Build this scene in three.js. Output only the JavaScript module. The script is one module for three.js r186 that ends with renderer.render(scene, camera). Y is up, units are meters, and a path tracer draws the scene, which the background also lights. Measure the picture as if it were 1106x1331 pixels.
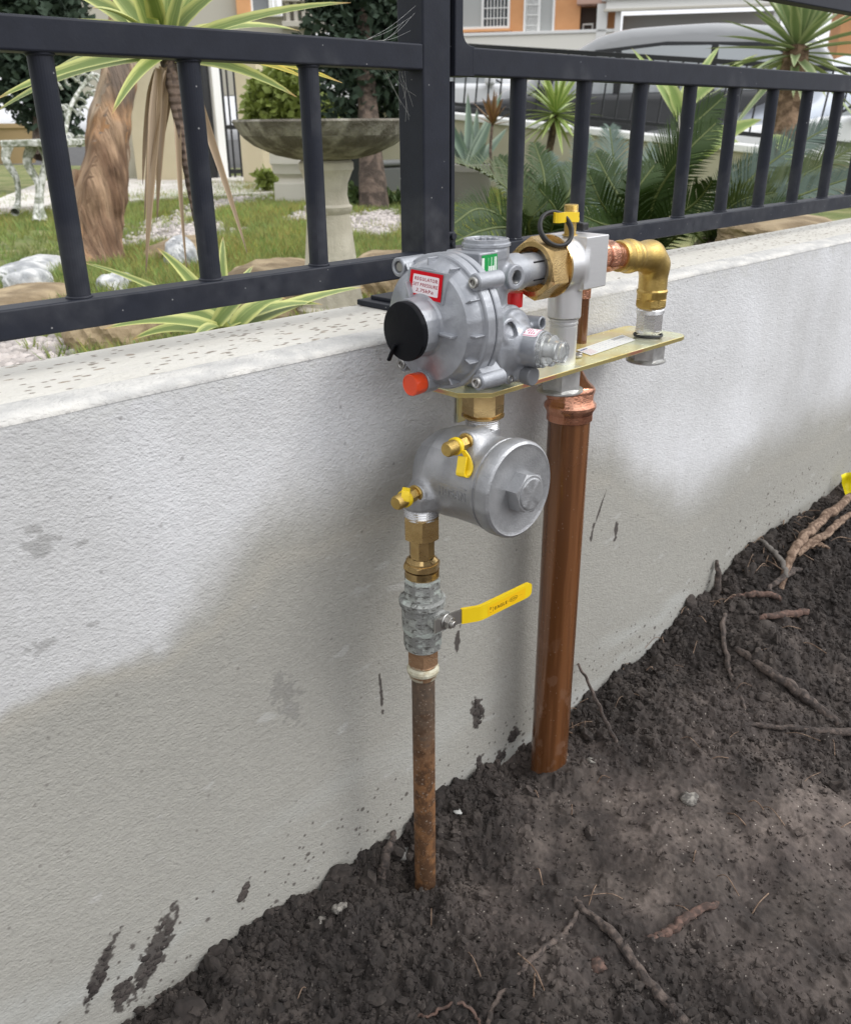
import * as THREE from 'three';
import { mergeGeometries, toCreasedNormals } from 'three/addons/utils/BufferGeometryUtils.js';
import { RoundedBoxGeometry } from 'three/addons/geometries/RoundedBoxGeometry.js';
import { MarchingCubes } from 'three/addons/objects/MarchingCubes.js';
import { TextGeometry } from 'three/addons/geometries/TextGeometry.js';
import { FontLoader } from 'three/addons/loaders/FontLoader.js';

// ------------------------------------------------------------------ camera, sky, sun, exposure
// X runs along the rendered wall, Y = 0 is the front edge of the wall top, Z points out of the wall's face.
const V = (x, y, z) => new THREE.Vector3(x, y, z);
const scene = new THREE.Scene();
const camera = new THREE.PerspectiveCamera(60.3, 1106 / 1331, 0.05, 400);
camera.position.set(0, 0.1967, 0.66);
{
  const pitch = THREE.MathUtils.degToRad(23.662), yaw = THREE.MathUtils.degToRad(46.117), roll = THREE.MathUtils.degToRad(0.494);
  const h = V(Math.cos(yaw), 0, -Math.sin(yaw)), r = V(Math.sin(yaw), 0, Math.cos(yaw));
  const fw = h.clone().multiplyScalar(Math.cos(pitch)).add(V(0, -Math.sin(pitch), 0));
  const up = h.clone().multiplyScalar(Math.sin(pitch)).add(V(0, Math.cos(pitch), 0));
  camera.up.copy(r.multiplyScalar(Math.sin(roll)).add(up.multiplyScalar(Math.cos(roll))));
  camera.lookAt(camera.position.clone().add(fw));
}
camera.focus = 0.94;
camera.userData.fStop = 13;

const SUN = V(0.74, 1.2, 0.95).normalize();
{
  // a bright overcast sky: paler overhead, a broad glow where the veiled sun stands, grey-green country below the horizon
  const w = 512, h = 256, d = new Float32Array(w * h * 4);
  for (let j = 0; j < h; j++) for (let i = 0; i < w; i++) {
    const th = (j + 0.5) / h * Math.PI - Math.PI / 2, ph = (i + 0.5) / w * Math.PI * 2 - Math.PI;
    const dir = V(Math.cos(th) * Math.cos(ph), Math.sin(th), Math.cos(th) * Math.sin(ph));
    let L = dir.y > 0 ? 1.0 + 0.26 * dir.y : 0.28;
    const c = Math.max(0, dir.dot(SUN));
    L *= dir.y > 0 ? 1 + 0.55 * Math.pow(c, 3) + 1.3 * Math.pow(c, 14) : 1;
    const o = (j * w + i) * 4;
    d[o] = L * 0.985; d[o + 1] = L * 1.0; d[o + 2] = L * 1.035; d[o + 3] = 1;
  }
  const sky = new THREE.DataTexture(d, w, h, THREE.RGBAFormat, THREE.FloatType);
  sky.mapping = THREE.EquirectangularReflectionMapping; sky.magFilter = sky.minFilter = THREE.LinearFilter; sky.needsUpdate = true;
  scene.background = sky; scene.environment = sky;
}
const sun = new THREE.DirectionalLight(new THREE.Color(1, 0.965, 0.91), 0.95);
sun.position.copy(SUN).multiplyScalar(12).add(V(1, 0, 0)); sun.target.position.set(1, 0, 0);
sun.shadow.radius = 36; sun.castShadow = true; sun.shadow.mapSize.set(4096, 4096);
Object.assign(sun.shadow.camera, { left: -9, right: 9, top: 9, bottom: -9, near: 1, far: 40 });
scene.add(sun, sun.target);
const renderer = new THREE.WebGLRenderer({ antialias: true });
renderer.toneMapping = THREE.LinearToneMapping;
renderer.toneMappingExposure = 1.05;
renderer.shadowMap.enabled = true;

// ------------------------------------------------------------------ noise and textures
let seed = 7;
const rnd = (a = 1, b) => { seed = (seed + 0x6d2b79f5) | 0; let t = Math.imul(seed ^ (seed >>> 15), 1 | seed); t = (t + Math.imul(t ^ (t >>> 7), 61 | t)) ^ t; const u = ((t ^ (t >>> 14)) >>> 0) / 4294967296; return b === undefined ? u * a : a + u * (b - a); };
const hash = (x, y) => { let h = Math.imul(x, 374761393) + Math.imul(y, 668265263) | 0; h = Math.imul(h ^ (h >>> 13), 1274126177); return ((h ^ (h >>> 16)) >>> 0) / 4294967296; };
const mod = (a, n) => ((a % n) + n) % n, lerp = (a, b, t) => a + (b - a) * t, clamp = (x, a = 0, b = 1) => Math.min(b, Math.max(a, x));
const sstep = (a, b, x) => { const t = clamp((x - a) / (b - a)); return t * t * (3 - 2 * t); };
function vnoise(x, y, p = 0, q = p) {                     // value noise, period p x q cells when given
  const xi = Math.floor(x), yi = Math.floor(y), fx = x - xi, fy = y - yi, u = fx * fx * (3 - 2 * fx), v = fy * fy * (3 - 2 * fy);
  const X0 = p ? mod(xi, p) : xi, X1 = p ? mod(xi + 1, p) : xi + 1, Y0 = q ? mod(yi, q) : yi, Y1 = q ? mod(yi + 1, q) : yi + 1;
  return lerp(lerp(hash(X0, Y0), hash(X1, Y0), u), lerp(hash(X0, Y1), hash(X1, Y1), u), v);
}
function fbm(x, y, oct = 5, p = 0, q = p, gain = 0.5) {
  let s = 0, a = 1, n = 0;
  for (let o = 0; o < oct; o++) { s += a * vnoise(x, y, p, q); n += a; a *= gain; p *= 2; q *= 2; if (p) { x *= 2; y *= 2; } else { const t = 1.6 * x - 1.2 * y + 7.3; y = 1.2 * x + 1.6 * y + 3.1; x = t; } }   // free noise is turned at every octave, so that no grid shows
  return s / n;
}
function worley(x, y) {                                   // [distance to the nearest point, its random number]
  const xi = Math.floor(x), yi = Math.floor(y); let best = 9, id = 0;
  for (let j = -1; j <= 1; j++) for (let i = -1; i <= 1; i++) {
    const cx = xi + i, cy = yi + j, dx = cx + hash(cx, cy * 3 + 1) - x, dy = cy + hash(cx * 5 + 2, cy) - y, d = dx * dx + dy * dy;
    if (d < best) { best = d; id = hash(cx + 91, cy - 37); }
  }
  return [Math.sqrt(best), id];
}
const toS = (c) => 255 * clamp(c <= 0.0031308 ? c * 12.92 : 1.055 * Math.pow(c, 1 / 2.4) - 0.055);
function tex(w, h, fn, { color = true, wrap = THREE.RepeatWrapping, size } = {}) {   // fn(u, v) gives [r, g, b] (linear) or a grey value
  const d = new Uint8Array(w * h * 4);
  for (let j = 0; j < h; j++) for (let i = 0; i < w; i++) {
    const c = fn((i + 0.5) / w, (j + 0.5) / h), o = (j * w + i) * 4;
    if (color) { d[o] = toS(c[0]); d[o + 1] = toS(c[1]); d[o + 2] = toS(c[2]); } else d[o] = d[o + 1] = d[o + 2] = 255 * clamp(c);
    d[o + 3] = 255;
  }
  const t = new THREE.DataTexture(d, w, h); t.wrapS = t.wrapT = wrap; t.magFilter = THREE.LinearFilter; t.minFilter = THREE.LinearMipmapLinearFilter; t.generateMipmaps = true;
  if (color) t.colorSpace = THREE.SRGBColorSpace;
  if (size) t.repeat.set(1 / size[0], 1 / size[1]);
  t.needsUpdate = true; return t;
}
function print(w, h, draw) {                              // a canvas for flat print
  const c = document.createElement('canvas'); c.width = w; c.height = h; draw(c.getContext('2d'), w, h);
  const t = new THREE.CanvasTexture(c); t.colorSpace = THREE.SRGBColorSpace; return t;
}
const mix3 = (a, b, t) => [lerp(a[0], b[0], t), lerp(a[1], b[1], t), lerp(a[2], b[2], t)], mul3 = (a, k) => [a[0] * k, a[1] * k, a[2] * k];
const lin = (r, g, b) => new THREE.Color().setRGB(r, g, b);
const mat = (color, roughness = 0.6, metalness = 0, extra = {}) => new THREE.MeshPhysicalMaterial({ color: Array.isArray(color) ? lin(...color) : color, roughness, metalness, side: THREE.DoubleSide, ...extra });
// mottled: base colour wandering between a and b over cells of `cell` metres
const mottle = (a, b, { size = 0.3, cells = 12, oct = 5, sharp = 0.25, w = 512, sx = 1 } = {}) => tex(w, w, (u, v) => mix3(a, b, sstep(0.5 - sharp, 0.5 + sharp, fbm(u * cells * sx, v * cells, oct, cells * sx, cells))), { size: [size, size] });
const grain = (size, cells, oct = 5, w = 512, q = cells) => tex(w, w, (u, v) => fbm(u * cells, v * q, oct, cells, q, 0.6), { color: false, size: [size, size] });

// ------------------------------------------------------------------ geometry helpers
const UPY = V(0, 1, 0);
const orient = (g, p, dir) => { g.applyQuaternion(new THREE.Quaternion().setFromUnitVectors(UPY, dir.clone().normalize())); g.translate(p.x, p.y, p.z); return g; };
const crease = (g, a = 0.55) => toCreasedNormals(g, a);
function rev(p, dir, prof, seg = 48, a = 0.55) {           // profile [[r, h], ...] turned about the line from p along dir
  return orient(crease(new THREE.LatheGeometry(prof.map(([r, h]) => new THREE.Vector2(Math.max(r, 1e-5), h)), seg), a), p, dir);
}
const cyl = (p, dir, r, h, ch = 0.0006, seg = 40, r2 = r) => rev(p, dir, [[0, 0], [r - ch, 0], [r, ch], [r2, h - ch], [r2 - ch, h], [0, h]], seg);
const ringed = (p, dir, ro, ri, h, depth, ch = 0.0008, seg = 40) => rev(p, dir, [[0, h - depth], [ri, h - depth], [ri, h - ch], [ri + ch, h], [ro - ch, h], [ro, h - ch], [ro, 0]], seg);  // a boss with a blind hole in its end
function thread(p, dir, r, h, pitch = 0.0018, depth = 0.0009, seg = 40) {
  const pr = [[0, 0]]; const n = Math.round(h / pitch);
  for (let i = 0; i < n; i++) pr.push([r - depth, i * h / n], [r, (i + 0.5) * h / n]);
  pr.push([r - depth, h], [0, h]); return rev(p, dir, pr, seg, 0.2);
}
function hexNut(p, dir, af, h, { bore = 0, turn = 0, ch = 1, n = 6, ends = 3 } = {}) {   // chamfered hexagon, af across the flats
  const N = 48, R = af / 2, rc = R * 1.0, pos = [], idx = [], rings = [];
  const ring = (f) => { const row = []; for (let k = 0; k < N; k++) { const t = (k / N) * Math.PI * 2; const m = mod(t, Math.PI * 2 / n) - Math.PI / n; const [r, y] = f(R / Math.cos(m)); row.push(pos.length / 3); pos.push(r * Math.cos(t + turn), y, r * Math.sin(t + turn)); } rings.push(row); };
  const cut = (r) => Math.max(0, r - rc * 0.985) * 0.6 * ch;
  if (bore) ring(() => [bore, 0]); else ring(() => [1e-5, 0]);
  ring(() => [rc * 0.985, 0]);
  ring((r) => [r, ends & 1 ? cut(r) : 0]); ring((r) => [r, h - (ends & 2 ? cut(r) : 0)]);
  ring(() => [rc * 0.985, h]);
  if (bore) { ring(() => [bore, h]); ring(() => [bore, 0]); } else ring(() => [1e-5, h]);
  for (let j = 0; j + 1 < rings.length; j++) for (let k = 0; k < N; k++) { const a = rings[j][k], b = rings[j][(k + 1) % N], c = rings[j + 1][k], d = rings[j + 1][(k + 1) % N]; idx.push(a, c, b, b, c, d); }
  const g = new THREE.BufferGeometry(); g.setAttribute('position', new THREE.Float32BufferAttribute(pos, 3)); g.setIndex(idx); g.computeVertexNormals();
  return orient(crease(g, 0.35), p, dir);
}
const rbox = (c, s, r = 0.002, seg = 2) => { const g = new RoundedBoxGeometry(s.x, s.y, s.z, seg, Math.min(r, s.x * 0.49, s.y * 0.49, s.z * 0.49)); g.translate(c.x, c.y, c.z); return g; };
const tube = (pts, r, seg = 24, rad = 8, closed = false) => new THREE.TubeGeometry(new THREE.CatmullRomCurve3(pts, closed, 'catmullrom', 0.5), seg, r, rad, closed);
function taperTube(pts, radii, seg = 30, rad = 9, rough = 0, lumps = 40) {       // tube whose radius follows radii, with knobbly skin
  const curve = new THREE.CatmullRomCurve3(pts), g = new THREE.TubeGeometry(curve, seg, 1, rad, false), p = g.attributes.position, s0 = rnd(99);
  for (let i = 0; i <= seg; i++) {
    const t = i / seg, c = curve.getPointAt(t), k = t * (radii.length - 1), k0 = Math.min(Math.floor(k), radii.length - 2), r = lerp(radii[k0], radii[k0 + 1], k - k0);
    for (let j = 0; j <= rad; j++) { const q = i * (rad + 1) + j, n = rough ? 1 + rough * (fbm(s0 + t * lumps, 3 + Math.cos(j / rad * 6.283) * 1.4 + 7, 3) - 0.5) * 2 : 1; p.setXYZ(q, c.x + (p.getX(q) - c.x) * r * n, c.y + (p.getY(q) - c.y) * r * n, c.z + (p.getZ(q) - c.z) * r * n); }
  }
  g.computeVertexNormals(); return g;
}
function metric(g) {                                       // uv in metres by each face's main direction
  const q = g.index ? g.toNonIndexed() : g, p = q.attributes.position, uv = new Float32Array(p.count * 2), a = V(), b = V(), c = V();
  for (let i = 0; i < p.count; i += 3) {
    a.fromBufferAttribute(p, i); b.fromBufferAttribute(p, i + 1); c.fromBufferAttribute(p, i + 2);
    const n = b.clone().sub(a).cross(c.clone().sub(a)), x = Math.abs(n.x), y = Math.abs(n.y), z = Math.abs(n.z);
    [a, b, c].forEach((v, k) => { const o = (i + k) * 2; if (y >= x && y >= z) { uv[o] = v.x; uv[o + 1] = v.z; } else if (x >= z) { uv[o] = v.z; uv[o + 1] = v.y; } else { uv[o] = v.x; uv[o + 1] = v.y; } });
  }
  q.setAttribute('uv', new THREE.BufferAttribute(uv, 2)); return q;
}
// signed-distance casting: every blended cast body is one smooth surface
const sd = {
  cyl: (a, dir, r, h, rd = 0.001) => { const d = dir.clone().normalize(); return (x, y, z) => { const px = x - a.x, py = y - a.y, pz = z - a.z, t = px * d.x + py * d.y + pz * d.z, q = Math.sqrt(Math.max(0, px * px + py * py + pz * pz - t * t)); const dx = q - r + rd, dy = Math.abs(t - h / 2) - h / 2 + rd; return Math.min(Math.max(dx, dy), 0) + Math.hypot(Math.max(dx, 0), Math.max(dy, 0)) - rd; }; },
  cone: (a, dir, r1, r2, h, rd = 0.001) => { const d = dir.clone().normalize(), k = Math.cos(Math.atan2(r1 - r2, h)); return (x, y, z) => { const px = x - a.x, py = y - a.y, pz = z - a.z, t = px * d.x + py * d.y + pz * d.z, q = Math.sqrt(Math.max(0, px * px + py * py + pz * pz - t * t)); const dx = (q - lerp(r1, r2, clamp(t / h))) * k + rd, dy = Math.abs(t - h / 2) - h / 2 + rd; return Math.min(Math.max(dx, dy), 0) + Math.hypot(Math.max(dx, 0), Math.max(dy, 0)) - rd; }; },
  box: (c, s, rd = 0.003) => (x, y, z) => { const qx = Math.abs(x - c.x) - s.x + rd, qy = Math.abs(y - c.y) - s.y + rd, qz = Math.abs(z - c.z) - s.z + rd; return Math.min(Math.max(qx, qy, qz), 0) + Math.hypot(Math.max(qx, 0), Math.max(qy, 0), Math.max(qz, 0)) - rd; },
  ball: (c, r) => (x, y, z) => Math.hypot(x - c.x, y - c.y, z - c.z) - r,
  cap: (a, b, r1, r2) => { const ab = b.clone().sub(a), L = ab.lengthSq(); return (x, y, z) => { const t = clamp(((x - a.x) * ab.x + (y - a.y) * ab.y + (z - a.z) * ab.z) / L); return Math.hypot(x - a.x - ab.x * t, y - a.y - ab.y * t, z - a.z - ab.z * t) - lerp(r1, r2, t); }; },
};
const smin = (a, b, k) => { const h = Math.max(k - Math.abs(a - b), 0) / k; return Math.min(a, b) - h * h * k * 0.25; };
function cast(f, min, max, res = 90) {
  const c = min.clone().add(max).multiplyScalar(0.5), half = Math.max(max.x - min.x, max.y - min.y, max.z - min.z) / 2;
  const mc = new MarchingCubes(res, new THREE.MeshBasicMaterial(), false, false, 400000); mc.isolation = 0;
  const hs = res / 2;
  for (let k = 0; k < res; k++) for (let j = 0; j < res; j++) for (let i = 0; i < res; i++)
    mc.field[k * res * res + j * res + i] = -f(c.x + (i - hs) / hs * half, c.y + (j - hs) / hs * half, c.z + (k - hs) / hs * half) * 100;
  mc.update();
  const n = mc.count, P = new Float32Array(n * 3), Nn = new Float32Array(n * 3), e = 2e-4;
  for (let i = 0; i < n; i++) {
    let x = c.x + mc.positionArray[i * 3] * half, y = c.y + mc.positionArray[i * 3 + 1] * half, z = c.z + mc.positionArray[i * 3 + 2] * half, gx = 0, gy = 0, gz = 0;
    for (let s = 0; s < 2; s++) {
      gx = f(x + e, y, z) - f(x - e, y, z); gy = f(x, y + e, z) - f(x, y - e, z); gz = f(x, y, z + e) - f(x, y, z - e);
      const L = Math.hypot(gx, gy, gz) || 1; gx /= L; gy /= L; gz /= L;
      if (s === 0) { const d = f(x, y, z); if (Math.abs(d) < 0.003) { x -= gx * d; y -= gy * d; z -= gz * d; } }
    }
    P.set([x, y, z], i * 3); Nn.set([gx, gy, gz], i * 3);
  }
  const g = new THREE.BufferGeometry(); g.setAttribute('position', new THREE.BufferAttribute(P, 3)); g.setAttribute('normal', new THREE.BufferAttribute(Nn, 3)); return g;
}
// ------------------------------------------------------------------ naming
const used = {};
const numbered = (n) => { const k = used[n] = (used[n] ?? -1) + 1; return k ? `${n}_${String(k).padStart(3, '0')}` : n; };
function join(geos, uvMetric = true) {
  const list = (Array.isArray(geos) ? geos : [geos]).map((g) => { let q = uvMetric ? metric(g) : g.index ? g.toNonIndexed() : g; for (const k of Object.keys(q.attributes)) if (!['position', 'normal', 'uv', 'color'].includes(k)) q.deleteAttribute(k); return q; });
  return list.length === 1 ? list[0] : mergeGeometries(list);
}
const shade = (m) => { m.castShadow = m.receiveShadow = true; return m; };
function thing(name, label, category, p = V(0, 0, 0), group) {
  const o = new THREE.Group(); o.name = numbered(name); o.position.copy(p); o.userData = { label, category }; if (group) o.userData.group = group; scene.add(o); return o;
}
function part(parent, name, geos, material, { keepUV = false, label, kind } = {}) {     // geometry is given in world places and stored about the thing's base
  const g = join(geos, !keepUV); let t = parent; const off = V(0, 0, 0); while (t && t !== scene) { off.add(t.position); t = t.parent; }
  g.translate(-off.x, -off.y, -off.z);
  const m = shade(new THREE.Mesh(g, material)); m.name = name; if (label) m.userData.label = label; if (kind) m.userData.kind = kind; parent.add(m); return m;
}
function solo(name, label, category, geos, material, { group, kind, keepUV = false, p = V(0, 0, 0) } = {}) {   // a thing that is one mesh
  const g = join(geos, !keepUV); g.translate(-p.x, -p.y, -p.z);
  const m = shade(new THREE.Mesh(g, material)); m.name = numbered(name); m.position.copy(p); m.userData = kind ? { kind } : { category }; if (label) m.userData.label = label;
  if (kind && category) m.userData.category = category; if (group) m.userData.group = group; scene.add(m); return m;
}
const quad = (a, b, c, d) => {                             // a print sheet with corners a (bottom left), b, c, d (top left) and uv 0..1
  const g = new THREE.BufferGeometry(); g.setAttribute('position', new THREE.Float32BufferAttribute([a, b, c, a, c, d].flatMap((v) => [v.x, v.y, v.z]), 3));
  g.setAttribute('uv', new THREE.Float32BufferAttribute([0, 0, 1, 0, 1, 1, 0, 0, 1, 1, 0, 1], 2)); g.computeVertexNormals(); return g;
};
// ------------------------------------------------------------------ the rendered wall
const GY = -0.42, WALL_T = 0.156;                           // garden level, wall thickness
const pl = (pts, x) => { for (let i = 0; i + 1 < pts.length; i++) if (x <= pts[i + 1][0]) { const t = clamp((x - pts[i][0]) / (pts[i + 1][0] - pts[i][0])); return lerp(pts[i][1], pts[i + 1][1], t); } return pts[pts.length - 1][1]; };
const DAMP = [[-0.6, -0.24], [0.16, -0.228], [0.257, -0.221], [0.297, -0.221], [0.331, -0.201], [0.381, -0.177], [0.43, -0.15], [0.502, -0.15], [0.597, -0.14], [0.747, -0.155], [0.833, -0.155], [1.0, -0.196], [1.075, -0.284], [1.172, -0.335], [1.234, -0.365], [1.296, -0.352], [1.5, -0.32], [1.86, -0.332], [2.4, -0.36]];
const SMEAR = [[0.728, -0.53, 0.012, 0.03, 0.12], [0.244, -0.577, 0.014, 0.05, -0.62], [0.19, -0.557, 0.008, 0.042, -0.55], [0.353, -0.573, 0.005, 0.014, -0.6], [0.208, -0.598, 0.012, 0.02, -0.2], [0.806, -0.61, 0.014, 0.012, 0], [0.78, -0.632, 0.012, 0.012, 0.3], [0.735, -0.62, 0.005, 0.02, 0.2], [0.689, -0.4, 0.005, 0.02, -0.15], [0.981, -0.306, 0.002, 0.026, -0.45], [0.966, -0.337, 0.003, 0.02, -0.15], [1.026, -0.357, 0.005, 0.014, 0], [0.56, -0.413, 0.0022, 0.034, 0.05]];
const PATCH = [[0.43, -0.355, 0.014, 0.035, 0.2], [0.214, -0.104, 0.014, 0.008, 0], [0.213, -0.088, 0.007, 0.004, 0], [0.25, -0.112, 0.006, 0.0025, 0], [0.2, -0.188, 0.012, 0.006, 0], [0.245, -0.186, 0.005, 0.002, 0]];
const blob = (list, x, y, e = 1) => { let m = 0; for (const [cx, cy, rx, ry, a] of list) { const dx = x - cx, dy = y - cy; if (Math.abs(dx) > 0.08 || Math.abs(dy) > 0.08) continue; const u = (dx * Math.cos(a) + dy * Math.sin(a)) / rx, v = (-dx * Math.sin(a) + dy * Math.cos(a)) / ry; const d = Math.hypot(u, v) + e * (fbm(x * 170, y * 170, 3) - 0.5) * 1.5; m = Math.max(m, sstep(1.05, 0.8, d)); } return m; };
const wallTex = tex(2048, 768, (u, v) => {
  const x = -0.4 + u * 2.8, y = -0.75 + v * 0.76;
  const wob = (fbm(x * 9, y * 9, 4) - 0.5) * 0.05 + (fbm(x * 60, y * 60, 3) - 0.5) * 0.012;
  const soft = lerp(0.010, 0.06, sstep(0.22, 0.5, x));
  const dry = sstep(-soft, soft, y - pl(DAMP, x) + wob);
  const cloud = fbm(x * 5 + 3, y * 7, 5), run = fbm(x * 16, y * 1.6 + 5, 4), fine = fbm(x * 220, y * 260, 2);
  let c = mix3([0.352, 0.342, 0.308], [0.67, 0.675, 0.69], dry * (0.72 + 0.45 * (cloud - 0.25)) * (0.86 + 0.3 * (run - 0.3)));
  c = mul3(c, 0.9 + 0.2 * cloud); c = mul3(c, 0.93 + 0.14 * fine);
  const tide = Math.exp(-Math.pow((y - pl(DAMP, x) + wob + soft * 1.1) / 0.012, 2)) * (x < 1 ? 1 : 0.4); c = mix3(c, [0.45, 0.42, 0.36], 0.3 * tide);
  c = mix3(c, [0.5, 0.515, 0.5], 0.5 * sstep(0.5, 0.75, fbm(x * 4 + 31, y * 14, 4)) * sstep(-0.45, -0.6, y));
  const pale = sstep(0.76, 0.86, fbm(x * 30 + 9, y * 60, 3)) * 0.2; c = mix3(c, [0.62, 0.62, 0.62], pale);
  const low = sstep(0.12, 0.0, y - (-0.64 + 0.1 * sstep(1.1, 1.6, x))), sp = worley(x * 90, y * 90), sp2 = worley(x * 45 + 7, y * 45);
  const speck = Math.max(sp[1] > 0.9 - low * 0.22 ? sstep(0.2, 0.1, sp[0]) : 0, sp2[1] > 0.97 - low * 0.17 ? sstep(0.17, 0.08, sp2[0] + (fine - 0.5) * 0.15) : 0);
  c = mix3(c, [0.075, 0.062, 0.055], 0.85 * speck * (low > 0.05 ? 1 : sp[1] > 0.985 ? 0.5 : 0));
  c = mix3(c, [0.17, 0.165, 0.155], 0.4 * blob(PATCH, x, y, 1.6));
  c = mix3(c, [0.055, 0.045, 0.04], 0.92 * blob(SMEAR, x, y));
  c = mix3(c, [0.57, 0.57, 0.56], sstep(0.3, 0.62, fbm(x * 70, y * 90, 4) + (y + 0.02) * 14 - 0.25) * (y > -0.03 ? 1 : 0) * 0.9);   // ragged lower edge of the white paint
  return c;
}, { size: [2.8, 0.76], wrap: THREE.MirroredRepeatWrapping });
wallTex.offset.set(0.4 / 2.8, 0.75 / 0.76);
const sandRender = tex(1024, 1024, (u, v) => 0.66 * fbm(u * 130, v * 190, 3, 130, 190, 0.75) + 0.22 * fbm(u * 40, v * 60, 3, 40, 60) + 0.12 * fbm(u * 6, v * 7, 3, 6, 7), { color: false, size: [0.36, 0.36] });
const M = {};
M.wall = mat([1, 1, 1], 0.93, 0, { map: wallTex, bumpMap: sandRender, bumpScale: 0.0013 });
const topTex = tex(2048, 256, (u, v) => {                    // flaking cream paint: dark chips lie along the wall
  const x = u * 2.4, z = v * 0.24, n = fbm(x * 8, z * 20, 4, 19.2 | 0, 5), band = 0.62 + 0.5 * (fbm(u * 5, v * 3, 3, 5, 3) - 0.5);
  let c = mix3([0.58, 0.555, 0.495], [0.71, 0.69, 0.635], n);
  const w1 = worley(x * 100, z * 170), w2 = worley(x * 52 + 50, z * 120), dens = sstep(0.36, 0.62, fbm(u * 9 + 2, v * 3, 3, 9, 3));
  const chip = Math.max(w1[1] > 0.96 - 0.17 * dens ? sstep(0.34, 0.24, w1[0]) : 0, w2[1] > 0.985 - 0.12 * dens ? sstep(0.3, 0.22, w2[0] + (fbm(x * 300, z * 300, 2) - 0.5) * 0.2) : 0);
  const inner = sstep(0.0, 0.02, 1) * (v > 0.02 ? 1 : 0);
  c = mix3(c, w1[1] > 0.5 ? [0.2, 0.165, 0.13] : [0.3, 0.24, 0.18], chip * 0.85 * inner);
  return mul3(c, 0.9 + 0.2 * band * 0.6);
}, { size: [2.4, 0.24] });
M.wallTop = mat([1, 1, 1], 0.75, 0, { map: topTex, bumpMap: grain(0.25, 40, 4), bumpScale: 0.0012 });
M.edge = mat([1, 1, 1], 0.92, 0, { map: mottle([0.47, 0.465, 0.45], [0.62, 0.605, 0.57], { size: 0.3, cells: 16, sharp: 0.3 }), bumpMap: grain(0.2, 50, 4), bumpScale: 0.0014 });
{
  const t = thing('rendered_wall', 'low rendered masonry wall, damp grey face and flaking cream top under the black fence', 'wall', V(0, -0.75, 0));
  const x0 = -4, x1 = 9, n = 400;
  const strip = (sec, uvf, wob = 0) => {                       // a section [z, y] swept along X, with slight hand-trowelled wander
    const pos = [], uv = [], idx = [], m = sec.length;
    for (let i = 0; i <= n; i++) { const x = lerp(x0, x1, i / n); sec.forEach(([z, y], k) => { const w = wob * (fbm(x * 6 + 40, k * 0.3, 3) - 0.5); pos.push(x, y + w, z + w * 0.5); uv.push(...uvf(x, y, z, k)); }); }
    for (let i = 0; i < n; i++) for (let k = 0; k + 1 < m; k++) { const a = i * m + k, b = a + m; idx.push(a, b, a + 1, a + 1, b, b + 1); }
    const g = new THREE.BufferGeometry(); g.setAttribute('position', new THREE.Float32BufferAttribute(pos, 3)); g.setAttribute('uv', new THREE.Float32BufferAttribute(uv, 2)); g.setIndex(idx); g.computeVertexNormals(); return g;
  };
  part(t, 'wall_face', strip([[0, -0.75], [0, -0.4], [0, -0.1], [0, -0.002]], (x, y) => [x, y]), M.wall, { keepUV: true });
  part(t, 'wall_edge', strip([[0.0004, -0.0035], [0.0001, -0.0012], [-0.002, 0.0011], [-0.005, 0.0027], [-0.01, 0.004], [-0.02, 0.0048], [-0.03, 0.0052]], (x, y, z) => [x, y - z], 0.003), M.edge, { keepUV: true });
  part(t, 'wall_top', strip([[-0.029, 0.0047], [-0.08, 0.005], [-0.15, 0.0045], [-WALL_T, 0.0], [-WALL_T, -0.75]], (x, y, z, k) => [x, -z + (k > 3 ? 0.1 : 0)], 0.001), M.wallTop, { keepUV: true });
}
// ------------------------------------------------------------------ the dug soil in front
const BASE = [[-1, -0.64], [0.2, -0.64], [0.33, -0.632], [0.458, -0.64], [0.584, -0.634], [0.7, -0.64], [0.85, -0.653], [0.98, -0.629], [1.153, -0.627], [1.246, -0.607], [1.37, -0.57], [1.57, -0.544], [1.85, -0.536], [2.4, -0.53], [9, -0.52]];
const bump2 = (x, z, cx, cz, r) => { const d = ((x - cx) ** 2 + (z - cz) ** 2) / (r * r); return Math.exp(-d); };
function crumbMask(x, z) {                                   // 1 where the soil lies loose in crumbs, 0 where it is trodden smooth
  let m = 0.35 + 1.5 * (fbm(x * 5 + 11, z * 5 + 3, 3) - 0.5);
  m += 0.9 * bump2(x, z, 0.42, 0.16, 0.16) + 0.9 * bump2(x, z, 0.3, 0.05, 0.12) + 0.9 * bump2(x, z, 1.5, 0.18, 0.34) + 0.5 * bump2(x, z, 1.05, 0.03, 0.16) + 0.5 * bump2(x, z, 0.56, 0.42, 0.12) + 0.5 * bump2(x, z, 0.68, 0.05, 0.07);
  m -= 0.8 * bump2(x, z, 0.85, 0.3, 0.17) + 0.5 * bump2(x, z, 1.05, 0.14, 0.12) + 0.6 * bump2(x, z, 0.76, 0.17, 0.12);
  return clamp(m);
}
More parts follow.
